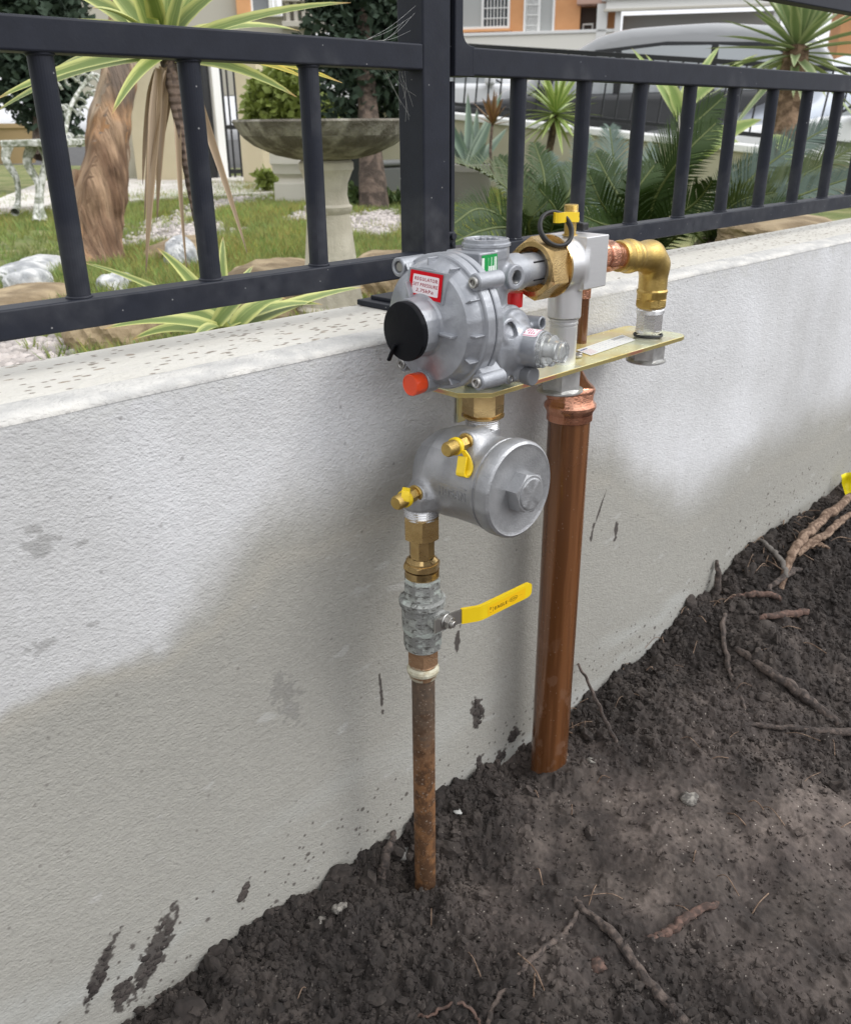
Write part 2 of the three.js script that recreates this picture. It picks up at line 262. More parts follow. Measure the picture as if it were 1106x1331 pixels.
function soilBase(x, z) {
  let y = lerp(pl(BASE, x), -0.64 + 0.05 * sstep(1.2, 1.8, x), sstep(0.0, 0.28, z));
  y += 0.05 * (fbm(x * 3.2, z * 3.2 + 9, 3) - 0.5) * sstep(0, 0.08, z) + 0.035 * (fbm(x * 11 + 5, z * 11, 3) - 0.5);
  y -= 0.05 * bump2(x, z, 0.548, 0.045, 0.03) + 0.045 * bump2(x, z, 0.575, 0.02, 0.022) + 0.03 * bump2(x, z, 0.79, 0.02, 0.022);   // gaps beside the pipes
  y += 0.018 * bump2(x, z, 0.71, 0.06, 0.05) + 0.024 * bump2(x, z, 0.84, 0.09, 0.05) + 0.02 * bump2(x, z, 1.3, 0.14, 0.07) - 0.02 * bump2(x, z, 0.62, 0.1, 0.05);
  return y;
}
function soilY(x, z, fine = true) {
  let y = soilBase(x, z); const m = crumbMask(x, z);
  const capf = (s, keep, k) => { const [d, id] = worley(x * s + 0.35 * fbm(x * 60, z * 60, 2), z * s + 0.35 * fbm(x * 60 + 9, z * 60, 2)); if (id < keep) return 0; const r = 0.35 + 0.4 * id; return d < r ? Math.sqrt(r * r - d * d) / s * k : 0; };
  const lump = fbm(x * 34, z * 34, 4, 0, 0, 0.6), ridge = 1 - Math.abs(2 * fbm(x * 75 + 3, z * 75, 2) - 1);
  y += (lump - 0.5) * lerp(0.008, 0.026, m) + (ridge - 0.6) * lerp(0.0012, 0.006, m);
  y += capf(55, lerp(0.97, 0.85, m), 0.35) + capf(95, lerp(0.93, 0.5, m), lerp(0.25, 0.5, m));
  if (fine) y += capf(170, lerp(0.75, 0.3, m), lerp(0.3, 0.5, m));
  return y;
}
const dustTone = (x, z) => 0.42 + (1 - crumbMask(x, z)) * (0.26 + 0.68 * sstep(0.3, 0.7, fbm(x * 14, z * 14, 4))) + 0.2 * (fbm(x * 60, z * 60, 2) - 0.5);
const soilTex = tex(1024, 1024, (u, v) => {
  const a = fbm(u * 12, v * 12, 5, 12), b = fbm(u * 90, v * 90, 3, 90), w = worley(u * 110, v * 110);
  let c = mix3([0.052, 0.0425, 0.039], [0.095, 0.079, 0.071], sstep(0.3, 0.7, a)); c = mul3(c, 0.55 + 0.9 * b);
  if (w[1] > 0.975) c = mix3(c, [0.34, 0.31, 0.28], sstep(0.22, 0.12, w[0]));
  return c;
}, { size: [0.5, 0.5] });
M.soil = mat([1, 1, 1], 0.96, 0, { vertexColors: true, map: soilTex, bumpMap: grain(0.08, 40, 4), bumpScale: 0.0006 });
{
  // rows fan out from the wall: 2 mm cells in the near view, wider farther off
  const xs = [], zs = []; for (let x = -0.5; x < 0.15; x += 0.012) xs.push(x); for (let x = 0.15; x < 1.3; x += 0.0019) xs.push(x); for (let x = 1.3; x < 2.6; x += 0.0032) xs.push(x);
  for (let z = -0.02; z < 0.36; z += 0.0019) zs.push(z); for (let z = 0.36; z < 0.62; z += 0.0026) zs.push(z); for (let z = 0.62; z < 0.9; z += 0.012) zs.push(z);
  const nx = xs.length, nz = zs.length, pos = new Float32Array(nx * nz * 3), uv = new Float32Array(nx * nz * 2), col = new Float32Array(nx * nz * 3), idx = new Uint32Array((nx - 1) * (nz - 1) * 6);
  let o = 0;
  for (let j = 0; j < nz; j++) for (let i = 0; i < nx; i++) {
    const k = j * nx + i, x = xs[i], z = zs[j]; pos.set([x, soilY(x, z), z], k * 3); uv.set([x, z], k * 2);
    const f = dustTone(x, z); col.set([f * 1.03, f, f * 0.965], k * 3);   // dry dust lies on the trodden soil
  }
  for (let j = 0; j + 1 < nz; j++) for (let i = 0; i + 1 < nx; i++) { const a = j * nx + i; idx[o++] = a; idx[o++] = a + nx; idx[o++] = a + 1; idx[o++] = a + 1; idx[o++] = a + nx; idx[o++] = a + nx + 1; }
  const g = new THREE.BufferGeometry(); g.setAttribute('position', new THREE.BufferAttribute(pos, 3)); g.setAttribute('uv', new THREE.BufferAttribute(uv, 2)); g.setAttribute('color', new THREE.BufferAttribute(col, 3)); g.setIndex(new THREE.BufferAttribute(idx, 1)); g.computeVertexNormals();
  const m = shade(new THREE.Mesh(g, M.soil)); m.name = 'soil'; m.userData = { kind: 'structure', label: 'freshly dug dark soil along the foot of the wall' }; scene.add(m);
  const far = new THREE.PlaneGeometry(120, 60, 60, 30).rotateX(-Math.PI / 2).translate(0, -0.70, 30); const f2 = shade(new THREE.Mesh(metric(far), mat([1, 1, 1], 0.95, 0, { map: soilTex }))); f2.name = 'verge'; f2.userData = { kind: 'structure', label: 'bare earth verge in front of the wall' }; scene.add(f2);
}
function lumpGeo(r, detail = 1, rough = 0.35) {
  const g = new THREE.IcosahedronGeometry(r, detail), p = g.attributes.position, s = rnd(100), sx = rnd(0.8, 1.25), sy = rnd(0.6, 1.0), sz = rnd(0.8, 1.25);
  for (let i = 0; i < p.count; i++) { const x = p.getX(i) / r, y = p.getY(i) / r, z = p.getZ(i) / r, n = 1 + rough * (fbm(x * 1.7 + s, y * 1.7 + z * 1.3 + s, 3) - 0.5) * 2; p.setXYZ(i, p.getX(i) * n * sx, p.getY(i) * n * sy, p.getZ(i) * n * sz); }
  return g;
}
{ // loose crumbs and clods, joined into one object
  M.crumb = mat([1, 1, 1], 0.97, 0, { map: soilTex, vertexColors: true }); M.mud = mat([0.7, 0.7, 0.7], 0.97, 0, { map: soilTex });
  const bank = [0, 1, 2].map((d) => Array.from({ length: 12 }, () => lumpGeo(1, d, d === 2 ? 0.55 : 0.75))), pos = [], col = [], v = V(), q = new THREE.Quaternion(), e = new THREE.Euler();
  const drop = (x, z, r, d, sink) => {
    if (Math.hypot(x - 0.827, z - 0.05) < 0.028 + r || Math.hypot(x - 0.5617, z - 0.07) < 0.014 + r) return;
    const p = bank[d][Math.floor(rnd(12))].attributes.position, m4 = new THREE.Matrix4().compose(V(x, soilY(x, z, false) + r * sink, z), q.setFromEuler(e.set(rnd(6), rnd(6), rnd(6))), V(r * rnd(0.8, 1.3), r * rnd(0.7, 1), r * rnd(0.8, 1.3)));
    const f = dustTone(x, z) * rnd(0.8, 1.12);
    for (let i = 0; i < p.count; i++) { v.fromBufferAttribute(p, i).applyMatrix4(m4); pos.push(v.x, v.y, v.z); col.push(f * 1.03, f, f * 0.965); }
  };
  const spot = (near) => near ? [rnd(0.15, 1.9), Math.abs(rnd(-0.02, 0.06))] : [rnd(0.2, 1.9), rnd(0.005, 0.55)];
  for (let k = 0; k < 60000; k++) { const [x, z] = spot(k < 9000), m = crumbMask(x, z); if (rnd() > 0.16 + 0.84 * m) continue; drop(x, z, rnd(0.0009, 0.0026), 0, 0.3); }
  for (let k = 0; k < 13000; k++) { const [x, z] = spot(k < 3500), m = crumbMask(x, z); if (rnd() > 0.06 + 0.8 * m) continue; drop(x, z, 0.0022 + 0.0042 * Math.pow(rnd(), 2.4), 1, 0.25); }
  for (let k = 0; k < 420; k++) { const [x, z] = spot(k < 150), m = crumbMask(x, z); if (rnd() > 0.1 + 0.9 * m) continue; drop(x, z, 0.005 + 0.009 * Math.pow(rnd(), 2), 2, 0.05); }
  const g = new THREE.BufferGeometry(); g.setAttribute('position', new THREE.Float32BufferAttribute(pos, 3)); g.setAttribute('color', new THREE.Float32BufferAttribute(col, 3)); g.computeVertexNormals();
  solo('soil_crumbs', 'loose dark soil crumbs scattered over the dug ground', 'soil', g, M.crumb, { kind: 'stuff' });
  // mud that has dried on the wall as thin crumbs
  const mud = []; for (const [cx, cy, rx, ry, a] of SMEAR.slice(0, 8)) for (let k = 0; k < 26; k++) { const t = rnd(6.28), u = Math.sqrt(rnd()) * 0.8, dx = u * rx * Math.cos(t), dy = u * ry * Math.sin(t), r = rnd(0.0012, 0.0042), h = lumpGeo(r, 1, 0.6); h.scale(1, 1, 0.38); h.translate(cx + dx * Math.cos(a) - dy * Math.sin(a), cy + dx * Math.sin(a) + dy * Math.cos(a), 0.0003); mud.push(h); }
  part(scene.getObjectByName('rendered_wall'), 'dried_mud', mud, M.mud, { kind: 'stuff', label: 'dark mud splashes dried on the wall face' });
}
// ------------------------------------------------------------------ the fence
const flecks = (base, fleck, n, size = 0.3, amt = 0.9) => tex(1024, 1024, (u, v) => { const w = worley(u * n, v * n), f = fbm(u * 30, v * 30, 4, 30), big = fbm(u * 5, v * 5, 4, 5); let c = mul3(base, 0.85 + 0.3 * f); if (w[1] > 0.982) c = mix3(c, fleck, amt * sstep(0.14, 0.07, w[0] * (0.6 + f))); return mix3(c, fleck, 0.10 * sstep(0.5, 0.7, big) * f); }, { size: [size, size] });
M.fence = mat([1, 1, 1], 0.5, 0, { map: flecks([0.017, 0.0195, 0.0285], [0.32, 0.32, 0.32], 60, 0.4, 0.8), bumpMap: grain(0.1, 40, 3), bumpScale: 0.00008, specularIntensity: 0.42 });
M.webs = mat([0.8, 0.8, 0.78], 0.7, 0, { transparent: false });
{
  const t = thing('steel_fence', 'black powder coated steel tube fence standing on the wall top', 'fence', V(0.7345, 0.005, -0.1));
  const rail = (x0, x1, y0, y1, name, lab) => part(t, name, rbox(V((x0 + x1) / 2, (y0 + y1) / 2, -0.0925), V(x1 - x0, y1 - y0, 0.025), 0.0022, 2), M.fence, lab ? { label: lab } : {});
  part(t, 'post', rbox(V(0.7345, 0.345, -0.1), V(0.041, 0.67, 0.04), 0.0025, 2), M.fence);
  const bp = part(t, 'base_plate', [rbox(V(0.718, 0.0082, -0.1), V(0.1, 0.0064, 0.095), 0.0012, 1), rbox(V(0.718, 0.0135, -0.1), V(0.075, 0.0045, 0.075), 0.0012, 1)], M.fence);
  part(bp, 'anchor_bolt', [hexNut(V(0.684, 0.0114, -0.088), UPY, 0.011, 0.007), cyl(V(0.684, 0.0184, -0.088), UPY, 0.0035, 0.006)], M.fence);
  rail(-0.6, 0.7145, 0.25, 0.2745, 'top_rail'); rail(-0.6, 0.7145, 0.0405, 0.0652, 'bottom_rail'); rail(-0.6, 0.7145, 0.37, 0.395, 'upper_rail');
  rail(0.788, 4.2, 0.2465, 0.2745, 'top_rail'); rail(0.765, 4.2, 0.0405, 0.0652, 'bottom_rail'); rail(0.788, 4.2, 0.37, 0.395, 'upper_rail');
  // rounded end frame of the right panel: a stile that bends into the rails
  const sh = new THREE.Shape(); sh.moveTo(0.781, 0.2465); sh.lineTo(0.81, 0.2465); sh.lineTo(0.81, 0.2745); sh.quadraticCurveTo(0.7915, 0.2745, 0.7915, 0.293); sh.lineTo(0.7915, 0.352); sh.quadraticCurveTo(0.7915, 0.3695, 0.809, 0.3695); sh.lineTo(0.809, 0.395); sh.lineTo(0.781, 0.395); sh.closePath();
  const eg = new THREE.ExtrudeGeometry(sh, { depth: 0.0232, bevelEnabled: true, bevelSize: 0.0008, bevelThickness: 0.0008, bevelSegments: 1, curveSegments: 8 }); eg.translate(-0.018, 0, -0.1042);
  part(t, 'end_stile', eg, M.fence);
  part(t, 'end_stile', rbox(V(0.769, 0.146, -0.0965), V(0.006, 0.19, 0.014), 0.001, 1), M.fence);
  const bars = []; for (let x = -0.452; x < 0.6; x += 0.1283) bars.push([x - 0.0005]);
  for (let x = 0.8815; x < 4.1; x += 0.1278) bars.push([x]);
  for (const [x] of bars) {
    const b = part(t, 'baluster', rev(V(x, 0.062, -0.0925), UPY, [[0.0098, 0], [0.0098, 0.19]], 28), M.fence);
    for (const y of [0.0658, 0.2495]) part(b, 'weld', new THREE.TorusGeometry(0.0098, 0.0015, 6, 24).rotateX(Math.PI / 2).translate(x, y, -0.0925), M.fence);
  }
  const hg = part(t, 'hinge_bracket', rbox(V(0.7625, 0.063, -0.094), V(0.013, 0.042, 0.02), 0.002, 2), M.fence); part(hg, 'bolt', [cyl(V(0.7625, 0.079, -0.083), V(0, 0, 1), 0.004, 0.003), cyl(V(0.7625, 0.07, -0.083), V(0, 0, 1), 0.003, 0.002)], M.fence);
}
{ // cobwebs in the corner of the post
  const g = []; seed = 91; const c0 = V(0.7335, 0.276, -0.103);
  for (let k = 0; k < 5; k++) { const a = V(0.714, 0.276 + rnd(0.01, 0.045), -0.09 - rnd(0, 0.025)), b = V(0.714 - rnd(0.015, 0.06), 0.2755, -0.104 + rnd(-0.006, 0.008)); g.push(tube([a, a.clone().lerp(b, 0.5).add(V(0, -0.003, 0)), b], 0.00009, 8, 3)); }
  for (let k = 0; k < 8; k++) { const a = V(0.7135, 0.25 - rnd(0.002, 0.05), -0.09 - rnd(0, 0.025)), b = V(0.7135 - rnd(0.01, 0.05), 0.2495, -0.1 + rnd(-0.005, 0.008)); g.push(tube([a, a.clone().lerp(b, 0.5).add(V(0.003, -0.004, 0)), b], 0.00008, 8, 3)); }
  solo('spider_web', 'wispy grey cobweb strung in the corner between fence post and rail', 'cobweb', g, M.webs);
}

// ------------------------------------------------------------------ metals of the gas fittings
const speckMap = (a, b, o) => mottle(a, b, o);
M.enamel = mat([1, 1, 1], 0.36, 0.35, { map: mottle([0.30, 0.312, 0.338], [0.36, 0.373, 0.40], { size: 0.12, cells: 14, oct: 4 }), bumpMap: grain(0.05, 30, 4), bumpScale: 0.00018, clearcoat: 0.25, clearcoatRoughness: 0.3 });
M.castAl = mat([1, 1, 1], 0.5, 0.6, { map: mottle([0.32, 0.325, 0.335], [0.45, 0.455, 0.465], { size: 0.1, cells: 7, sharp: 0.45 }), roughnessMap: tex(512, 512, (u, v) => 0.85 + 0.25 * (fbm(u * 8, v * 8, 5, 8) - 0.5), { color: false, size: [0.09, 0.09] }), bumpMap: grain(0.05, 44, 4), bumpScale: 0.0003 });
M.turnedAl = mat([1, 1, 1], 0.34, 0.85, { map: mottle([0.72, 0.72, 0.725], [0.80, 0.80, 0.805], { size: 0.06, cells: 6, sharp: 0.5 }), roughnessMap: tex(512, 512, (u, v) => 0.7 + 0.5 * (fbm(u * 6, v * 90, 4, 6, 90) - 0.4), { color: false, size: [0.06, 0.06] }) });
M.brass = mat([1, 1, 1], 0.36, 0.92, { map: mottle([0.52, 0.355, 0.155], [0.66, 0.475, 0.225], { size: 0.08, cells: 8, sharp: 0.35 }), roughnessMap: tex(512, 512, (u, v) => 0.65 + 0.8 * (fbm(u * 8, v * 8, 5, 8) - 0.35), { color: false, size: [0.07, 0.07] }), bumpMap: grain(0.05, 40, 3), bumpScale: 0.0001 });
M.brassYellow = mat([1, 1, 1], 0.38, 0.9, { map: mottle([0.47, 0.325, 0.10], [0.60, 0.43, 0.15], { size: 0.06, cells: 8, sharp: 0.4 }), bumpMap: grain(0.05, 50, 4), bumpScale: 0.0003 });
M.copper = mat([1, 1, 1], 0.27, 0.95, { map: mottle([0.66, 0.30, 0.19], [0.78, 0.42, 0.29], { size: 0.06, cells: 6, sharp: 0.4 }), bumpMap: grain(0.05, 24, 3), bumpScale: 0.0003 });
M.zinc = mat([1, 1, 1], 0.38, 0.75, { map: mottle([0.5, 0.5, 0.49], [0.7, 0.7, 0.69], { size: 0.05, cells: 8, sharp: 0.35 }) });
M.steel = mat([0.46, 0.45, 0.43], 0.35, 0.9);
M.dark = mat([0.012, 0.012, 0.013], 0.5);
M.blackCap = mat([0.006, 0.0065, 0.0085], 0.55, 0, { specularIntensity: 0.25, bumpMap: grain(0.03, 30, 3), bumpScale: 0.0001 });
M.rubber = mat([0.016, 0.016, 0.017], 0.55);
M.yellow = mat([0.8, 0.56, 0.006], 0.42, 0, { clearcoat: 0.3, clearcoatRoughness: 0.3 });
M.orange = mat([0.80, 0.065, 0.006], 0.4, 0, { clearcoat: 0.3, clearcoatRoughness: 0.3 });
M.red = mat([0.72, 0.008, 0.01], 0.4);
const X1 = V(1, 0, 0), Xm = V(-1, 0, 0), Z1 = V(0, 0, 1), Dn = V(0, -1, 0);

// ---- brown lacquered outlet pipe
M.lacquer = mat([1, 1, 1], 0.3, 0.3, {
  map: tex(1024, 1024, (u, v) => { const n = fbm(u * 24, v * 5, 5, 24, 5), y = -0.7 + v * 0.7; let c = mix3([0.155, 0.058, 0.019], [0.235, 0.094, 0.034], sstep(0.3, 0.7, n)); const s = fbm(u * 10 + 3, v * 26, 5, 10, 26); c = mix3(c, [0.3, 0.17, 0.11], 0.4 * sstep(0.6, 0.7, s) * sstep(0.55, 0.2, v)); const w = worley(u * 40, v * 120); if (w[1] > 0.95) c = mix3(c, [0.42, 0.33, 0.27], 0.6 * sstep(0.16, 0.08, w[0])); return c; }, { size: [0.16, 0.7] }),
  roughnessMap: tex(512, 512, (u, v) => 0.6 + 0.9 * (fbm(u * 10, v * 16, 5, 10, 16) - 0.3), { color: false, size: [0.16, 0.5] }), clearcoat: 0.9, clearcoatRoughness: 0.13 });
function pipeSkin(x, z, y0, y1, r, seg = 56, n = 60, wob = 0.0006) {      // round pipe, uv wrapped in metres
  const pos = [], uv = [], idx = [];
  for (let j = 0; j <= n; j++) for (let i = 0; i <= seg; i++) { const a = i / seg * Math.PI * 2, y = lerp(y0, y1, j / n), q = r + wob * (fbm(Math.cos(a) * 1.2 + 5, y * 14 + Math.sin(a) * 1.2, 3) - 0.5); pos.push(x + q * Math.cos(a), y, z + q * Math.sin(a)); uv.push(a * r, y + 0.7); }
  for (let j = 0; j < n; j++) for (let i = 0; i < seg; i++) { const a = j * (seg + 1) + i, b = a + seg + 1; idx.push(a, b, a + 1, a + 1, b, b + 1); }
  const g = new THREE.BufferGeometry(); g.setAttribute('position', new THREE.Float32BufferAttribute(pos, 3)); g.setAttribute('uv', new THREE.Float32BufferAttribute(uv, 2)); g.setIndex(idx); g.computeVertexNormals(); return g;
}
{
  const x = 0.827, z = 0.05, t = thing('copper_outlet_pipe', 'thick brown coated copper pipe rising from the soil beside the wall', 'pipe', V(x, -0.68, z));
  part(t, 'pipe', pipeSkin(x, z, -0.74, -0.122, 0.0255), M.lacquer, { keepUV: true });
  const collar = part(t, 'reducer', [rev(V(x, -0.127, z), UPY, [[0.0262, 0], [0.0275, 0.001], [0.0272, 0.009], [0.0285, 0.0125], [0.031, 0.0165], [0.0308, 0.0195], [0.028, 0.0225], [0.0268, 0.026], [0.0272, 0.034], [0.0262, 0.038], [0.02, 0.041], [0, 0.042]], 56, 0.8)], M.copper);
  // eccentric neck that closes toward the bracket
  const f = (() => { const a = sd.cone(V(x, -0.096, z), V(0.2, 1, -0.42), 0.0262, 0.0085, 0.053, 0.002), b = sd.cyl(V(x, -0.1, z), UPY, 0.0262, 0.012, 0.003); return (X, Y, Z) => smin(a(X, Y, Z), b(X, Y, Z), 0.012); })();
  part(collar, 'eccentric_neck', cast(f, V(x - 0.036, -0.105, z - 0.04), V(x + 0.036, -0.035, z + 0.032), 60), M.copper);
  part(t, 'riser', pipeSkin(0.8695, 0.03, -0.052, 0.05, 0.0062, 24, 8, 0), M.lacquer, { keepUV: true });
  part(t, 'riser_fitting', rev(V(0.8695, 0.008, 0.03), UPY, [[0.0064, 0], [0.0074, 0.0006], [0.0074, 0.03], [0.0064, 0.031]], 28), M.copper);
}
// ---- old inlet pipe
M.rusty = mat([1, 1, 1], 0.62, 0.25, {
  map: tex(1024, 1024, (u, v) => { const n = fbm(u * 10, v * 34, 6, 10, 34, 0.6), f = fbm(u * 40 + 9, v * 130, 3, 40, 130); let c = mix3([0.11, 0.056, 0.028], [0.245, 0.12, 0.052], sstep(0.35, 0.65, n)); c = mix3(c, [0.105, 0.084, 0.066], 0.8 * sstep(0.62, 0.9, v + 0.4 * (n - 0.5))); const w = worley(u * 17, v * 90), w2 = worley(u * 30 + 4, v * 160); const on = fbm(u * 6, v * 14, 3, 6, 14); if (w[1] > 0.86) c = mix3(c, [0.46, 0.4, 0.34], 0.75 * on * sstep(0.3, 0.18, w[0] + 0.25 * (f - 0.5))); if (w2[1] > 0.84) c = mix3(c, [0.4, 0.29, 0.2], 0.6 * sstep(0.28, 0.14, w2[0])); return mul3(c, 0.8 + 0.4 * f); }, { size: [0.08, 0.35] }),
  bumpMap: tex(512, 512, (u, v) => fbm(u * 16, v * 70, 5, 16, 70, 0.6), { color: false, size: [0.08, 0.35] }), bumpScale: 0.0005 });
const IX = 0.5617, IZ = 0.07;
solo('inlet_pipe', 'narrow weathered brown copper pipe coming up from the soil under the ball valve', 'pipe', pipeSkin(IX, IZ, -0.75, -0.355, 0.0128, 40, 50, 0.0004), M.rusty, { keepUV: true, p: V(IX, -0.68, IZ) });

// ---- ball valve with its yellow lever
M.galv = mat([1, 1, 1], 0.6, 0.35, { map: tex(512, 512, (u, v) => { const n = fbm(u * 8, v * 8, 6, 8, 8, 0.6), w = fbm(u * 5 + 3, v * 9, 4, 5, 9), d = fbm(u * 18, v * 30, 4, 18, 30); let c = mix3([0.29, 0.295, 0.28], [0.47, 0.49, 0.46], sstep(0.36, 0.62, n)); c = mix3(c, [0.10, 0.095, 0.085], 0.8 * sstep(0.6, 0.7, d)); return mix3(c, [0.6, 0.66, 0.61], 0.75 * sstep(0.55, 0.68, w)); }, { size: [0.06, 0.06] }), bumpMap: grain(0.04, 24, 5), bumpScale: 0.0009 });
M.oldBrass = mat([1, 1, 1], 0.52, 0.55, { map: tex(512, 512, (u, v) => { const n = fbm(u * 8, v * 8, 5, 8), w = fbm(u * 4 + 3, v * 9, 4, 4, 9); let c = mix3([0.27, 0.155, 0.085], [0.42, 0.26, 0.15], n); return mix3(c, [0.6, 0.56, 0.44], 0.85 * sstep(0.52, 0.64, w)); }, { size: [0.05, 0.05] }), bumpMap: grain(0.04, 30, 4), bumpScale: 0.0005 });
M.paleRing = mat([1, 1, 1], 0.7, 0.1, { map: mottle([0.42, 0.37, 0.25], [0.62, 0.6, 0.47], { size: 0.04, cells: 8 }) });
{
  const A = (y) => V(IX, y, IZ), t = thing('ball_valve', 'weathered galvanised ball valve with a yellow lever above the narrow pipe', 'valve', A(-0.318));
  const body = part(t, 'valve_body', [hexNut(A(-0.262), UPY, 0.037, 0.03, { n: 8, turn: 0.35, ends: 2 }), rev(A(-0.3165), UPY, [[0, 0], [0.0195, 0], [0.0205, 0.003], [0.0205, 0.02], [0.022, 0.024], [0.0222, 0.05], [0.0246, 0.052], [0.0248, 0.058], [0.022, 0.0605], [0, 0.061]], 48, 0.6), hexNut(A(-0.3185), UPY, 0.0375, 0.026, { n: 8, turn: 0.35, ends: 1 })], M.galv);
  part(body, 'packing_boss', [cyl(V(IX, -0.276, 0.086), V(0.08, 0, 1), 0.012, 0.012, 0.002), cyl(V(IX, -0.276, 0.096), V(0.08, 0, 1), 0.0082, 0.008), rbox(V(IX + 0.0, -0.2705, 0.1), V(0.02, 0.007, 0.006), 0.001)], M.galv);
  part(t, 'press_fitting', [hexNut(A(-0.3375), UPY, 0.0315, 0.0195, { turn: 0.2 }), rev(A(-0.3575), UPY, [[0.0132, 0], [0.0148, 0.001], [0.0152, 0.006], [0.0158, 0.008]], 40), rev(A(-0.3425), UPY, [[0.0142, 0], [0.0158, 0.003], [0.0146, 0.0055]], 40)], M.oldBrass);
  part(t, 'press_ring', rev(A(-0.3515), UPY, [[0.015, 0], [0.0175, 0.002], [0.0178, 0.005], [0.0172, 0.008], [0.0148, 0.01]], 40, 0.9), M.paleRing);
  // lever: steel neck stepping out from the stem, then a yellow sleeve bent to run along the wall
  const P = [V(0.558, -0.273, 0.1045), V(0.582, -0.2735, 0.108), V(0.6015, -0.274, 0.1165), V(0.682, -0.276, 0.1165)];
  const flat = (pts, w, th, endR) => { const sh = [], n = pts.length, g = [], out = []; for (let i = 0; i < n; i++) { const d = (i < n - 1 ? pts[i + 1].clone().sub(pts[i]) : pts[i].clone().sub(pts[i - 1])).normalize(); const nrm = V(-d.z, 0, d.x).normalize(); out.push([pts[i], nrm]); } const pos = [], idx = []; out.forEach(([p, nn], i) => { const k = endR && i > n - 7 ? Math.sqrt(Math.max(0.02, 1 - Math.pow((i - n + 7) / 6, 2))) : 1; for (const [s, q] of [[-1, -1], [1, -1], [1, 1], [-1, 1]]) pos.push(p.x + nn.x * th * q, p.y + s * w * k / 2, p.z + nn.z * th * q); }); for (let i = 0; i + 1 < n; i++) for (let k = 0; k < 4; k++) { const a = i * 4 + k, b = i * 4 + (k + 1) % 4; idx.push(a, a + 4, b, b, a + 4, b + 4); } idx.push(0, 1, 2, 0, 2, 3, (n - 1) * 4, (n - 1) * 4 + 2, (n - 1) * 4 + 1, (n - 1) * 4, (n - 1) * 4 + 3, (n - 1) * 4 + 2); const ge = new THREE.BufferGeometry(); ge.setAttribute('position', new THREE.Float32BufferAttribute(pos, 3)); ge.setIndex(idx); return crease(ge, 0.5); };
  const lever = part(t, 'lever', flat([P[0].clone().add(V(-0.012, 0, 0)), P[0], P[1], V(0.592, -0.274, 0.1125)], 0.0155, 0.0011, false), M.steel);
  const ends = [V(0.5815, -0.2735, 0.1079), V(0.592, -0.274, 0.1123), P[2].clone().add(V(-0.003, 0, -0.001)), P[2].clone().add(V(0.003, 0, 0.0003)), V(0.64, -0.275, 0.1168)]; for (let i = 0; i <= 6; i++) ends.push(V(lerp(0.6745, 0.6835, Math.sin(i / 6 * Math.PI / 2)), -0.276, 0.1168));
  const sleeve = part(lever, 'sleeve', flat(ends, 0.0172, 0.0021, true), M.yellow);
  const pt = print(512, 128, (g, w, h) => { g.fillStyle = '#e9b90a'; g.fillRect(0, 0, w, h); g.fillStyle = '#17130a'; g.strokeStyle = '#17130a'; g.lineWidth = 5; g.font = 'bold 58px sans-serif'; g.fillText('EAGLE', 84, 86); g.fillRect(268, 62, 14, 5); g.beginPath(); g.ellipse(345, 62, 56, 26, 0, 0, 7); g.stroke(); g.font = 'bold 30px sans-serif'; g.fillText('DURA', 303, 73); g.font = '20px sans-serif'; g.fillText('· — ·', 325, 112); g.font = 'italic 24px sans-serif'; g.fillText('·······', 420, 70); g.beginPath(); g.ellipse(32, 40, 9, 13, 0, 0, 7); g.stroke(); g.beginPath(); g.arc(24, 64, 48, -0.7, 0.7); g.stroke(); g.fillRect(26, 92, 16, 5); });
  part(sleeve, 'print', quad(V(0.611, -0.2815, 0.1191), V(0.672, -0.2825, 0.1191), V(0.672, -0.2705, 0.1191), V(0.611, -0.2695, 0.1191)), mat([1, 1, 1], 0.45, 0, { map: pt }), { keepUV: true });
  part(t, 'stem_nut', [hexNut(V(0.5625, -0.273, 0.106), V(0.15, 0, 1), 0.0115, 0.006, { turn: 0.3 }), cyl(V(0.5625, -0.273, 0.112), V(0.15, 0, 1), 0.0036, 0.004), cyl(V(0.5622, -0.273, 0.1045), V(0.15, 0, 1), 0.0085, 0.0014)], M.steel);
}
// ---- brass union between valve and filter
{
  const A = (y) => V(IX, y, IZ), t = thing('brass_union', 'golden brass union joining the ball valve to the gas filter above', 'pipe fitting', A(-0.235));
  part(t, 'union_nut', [hexNut(A(-0.188), UPY, 0.0338, 0.0245, { turn: 0.2 })], M.brass);
  part(t, 'barrel', [hexNut(A(-0.2125), UPY, 0.0245, 0.0255, { n: 8, turn: 0.2, ch: 0.2 }), rev(A(-0.2165), UPY, [[0, 0], [0.0165, 0], [0.0165, 0.003], [0.013, 0.0065]], 40)], M.brass);
  part(t, 'hexagon', [hexNut(A(-0.223), UPY, 0.0345, 0.0072, { turn: 0.45 })], M.brass);
  part(t, 'collar', rev(A(-0.2335), UPY, [[0, 0], [0.0175, 0], [0.018, 0.001], [0.018, 0.0095], [0, 0.0105]], 40), M.brass);
}
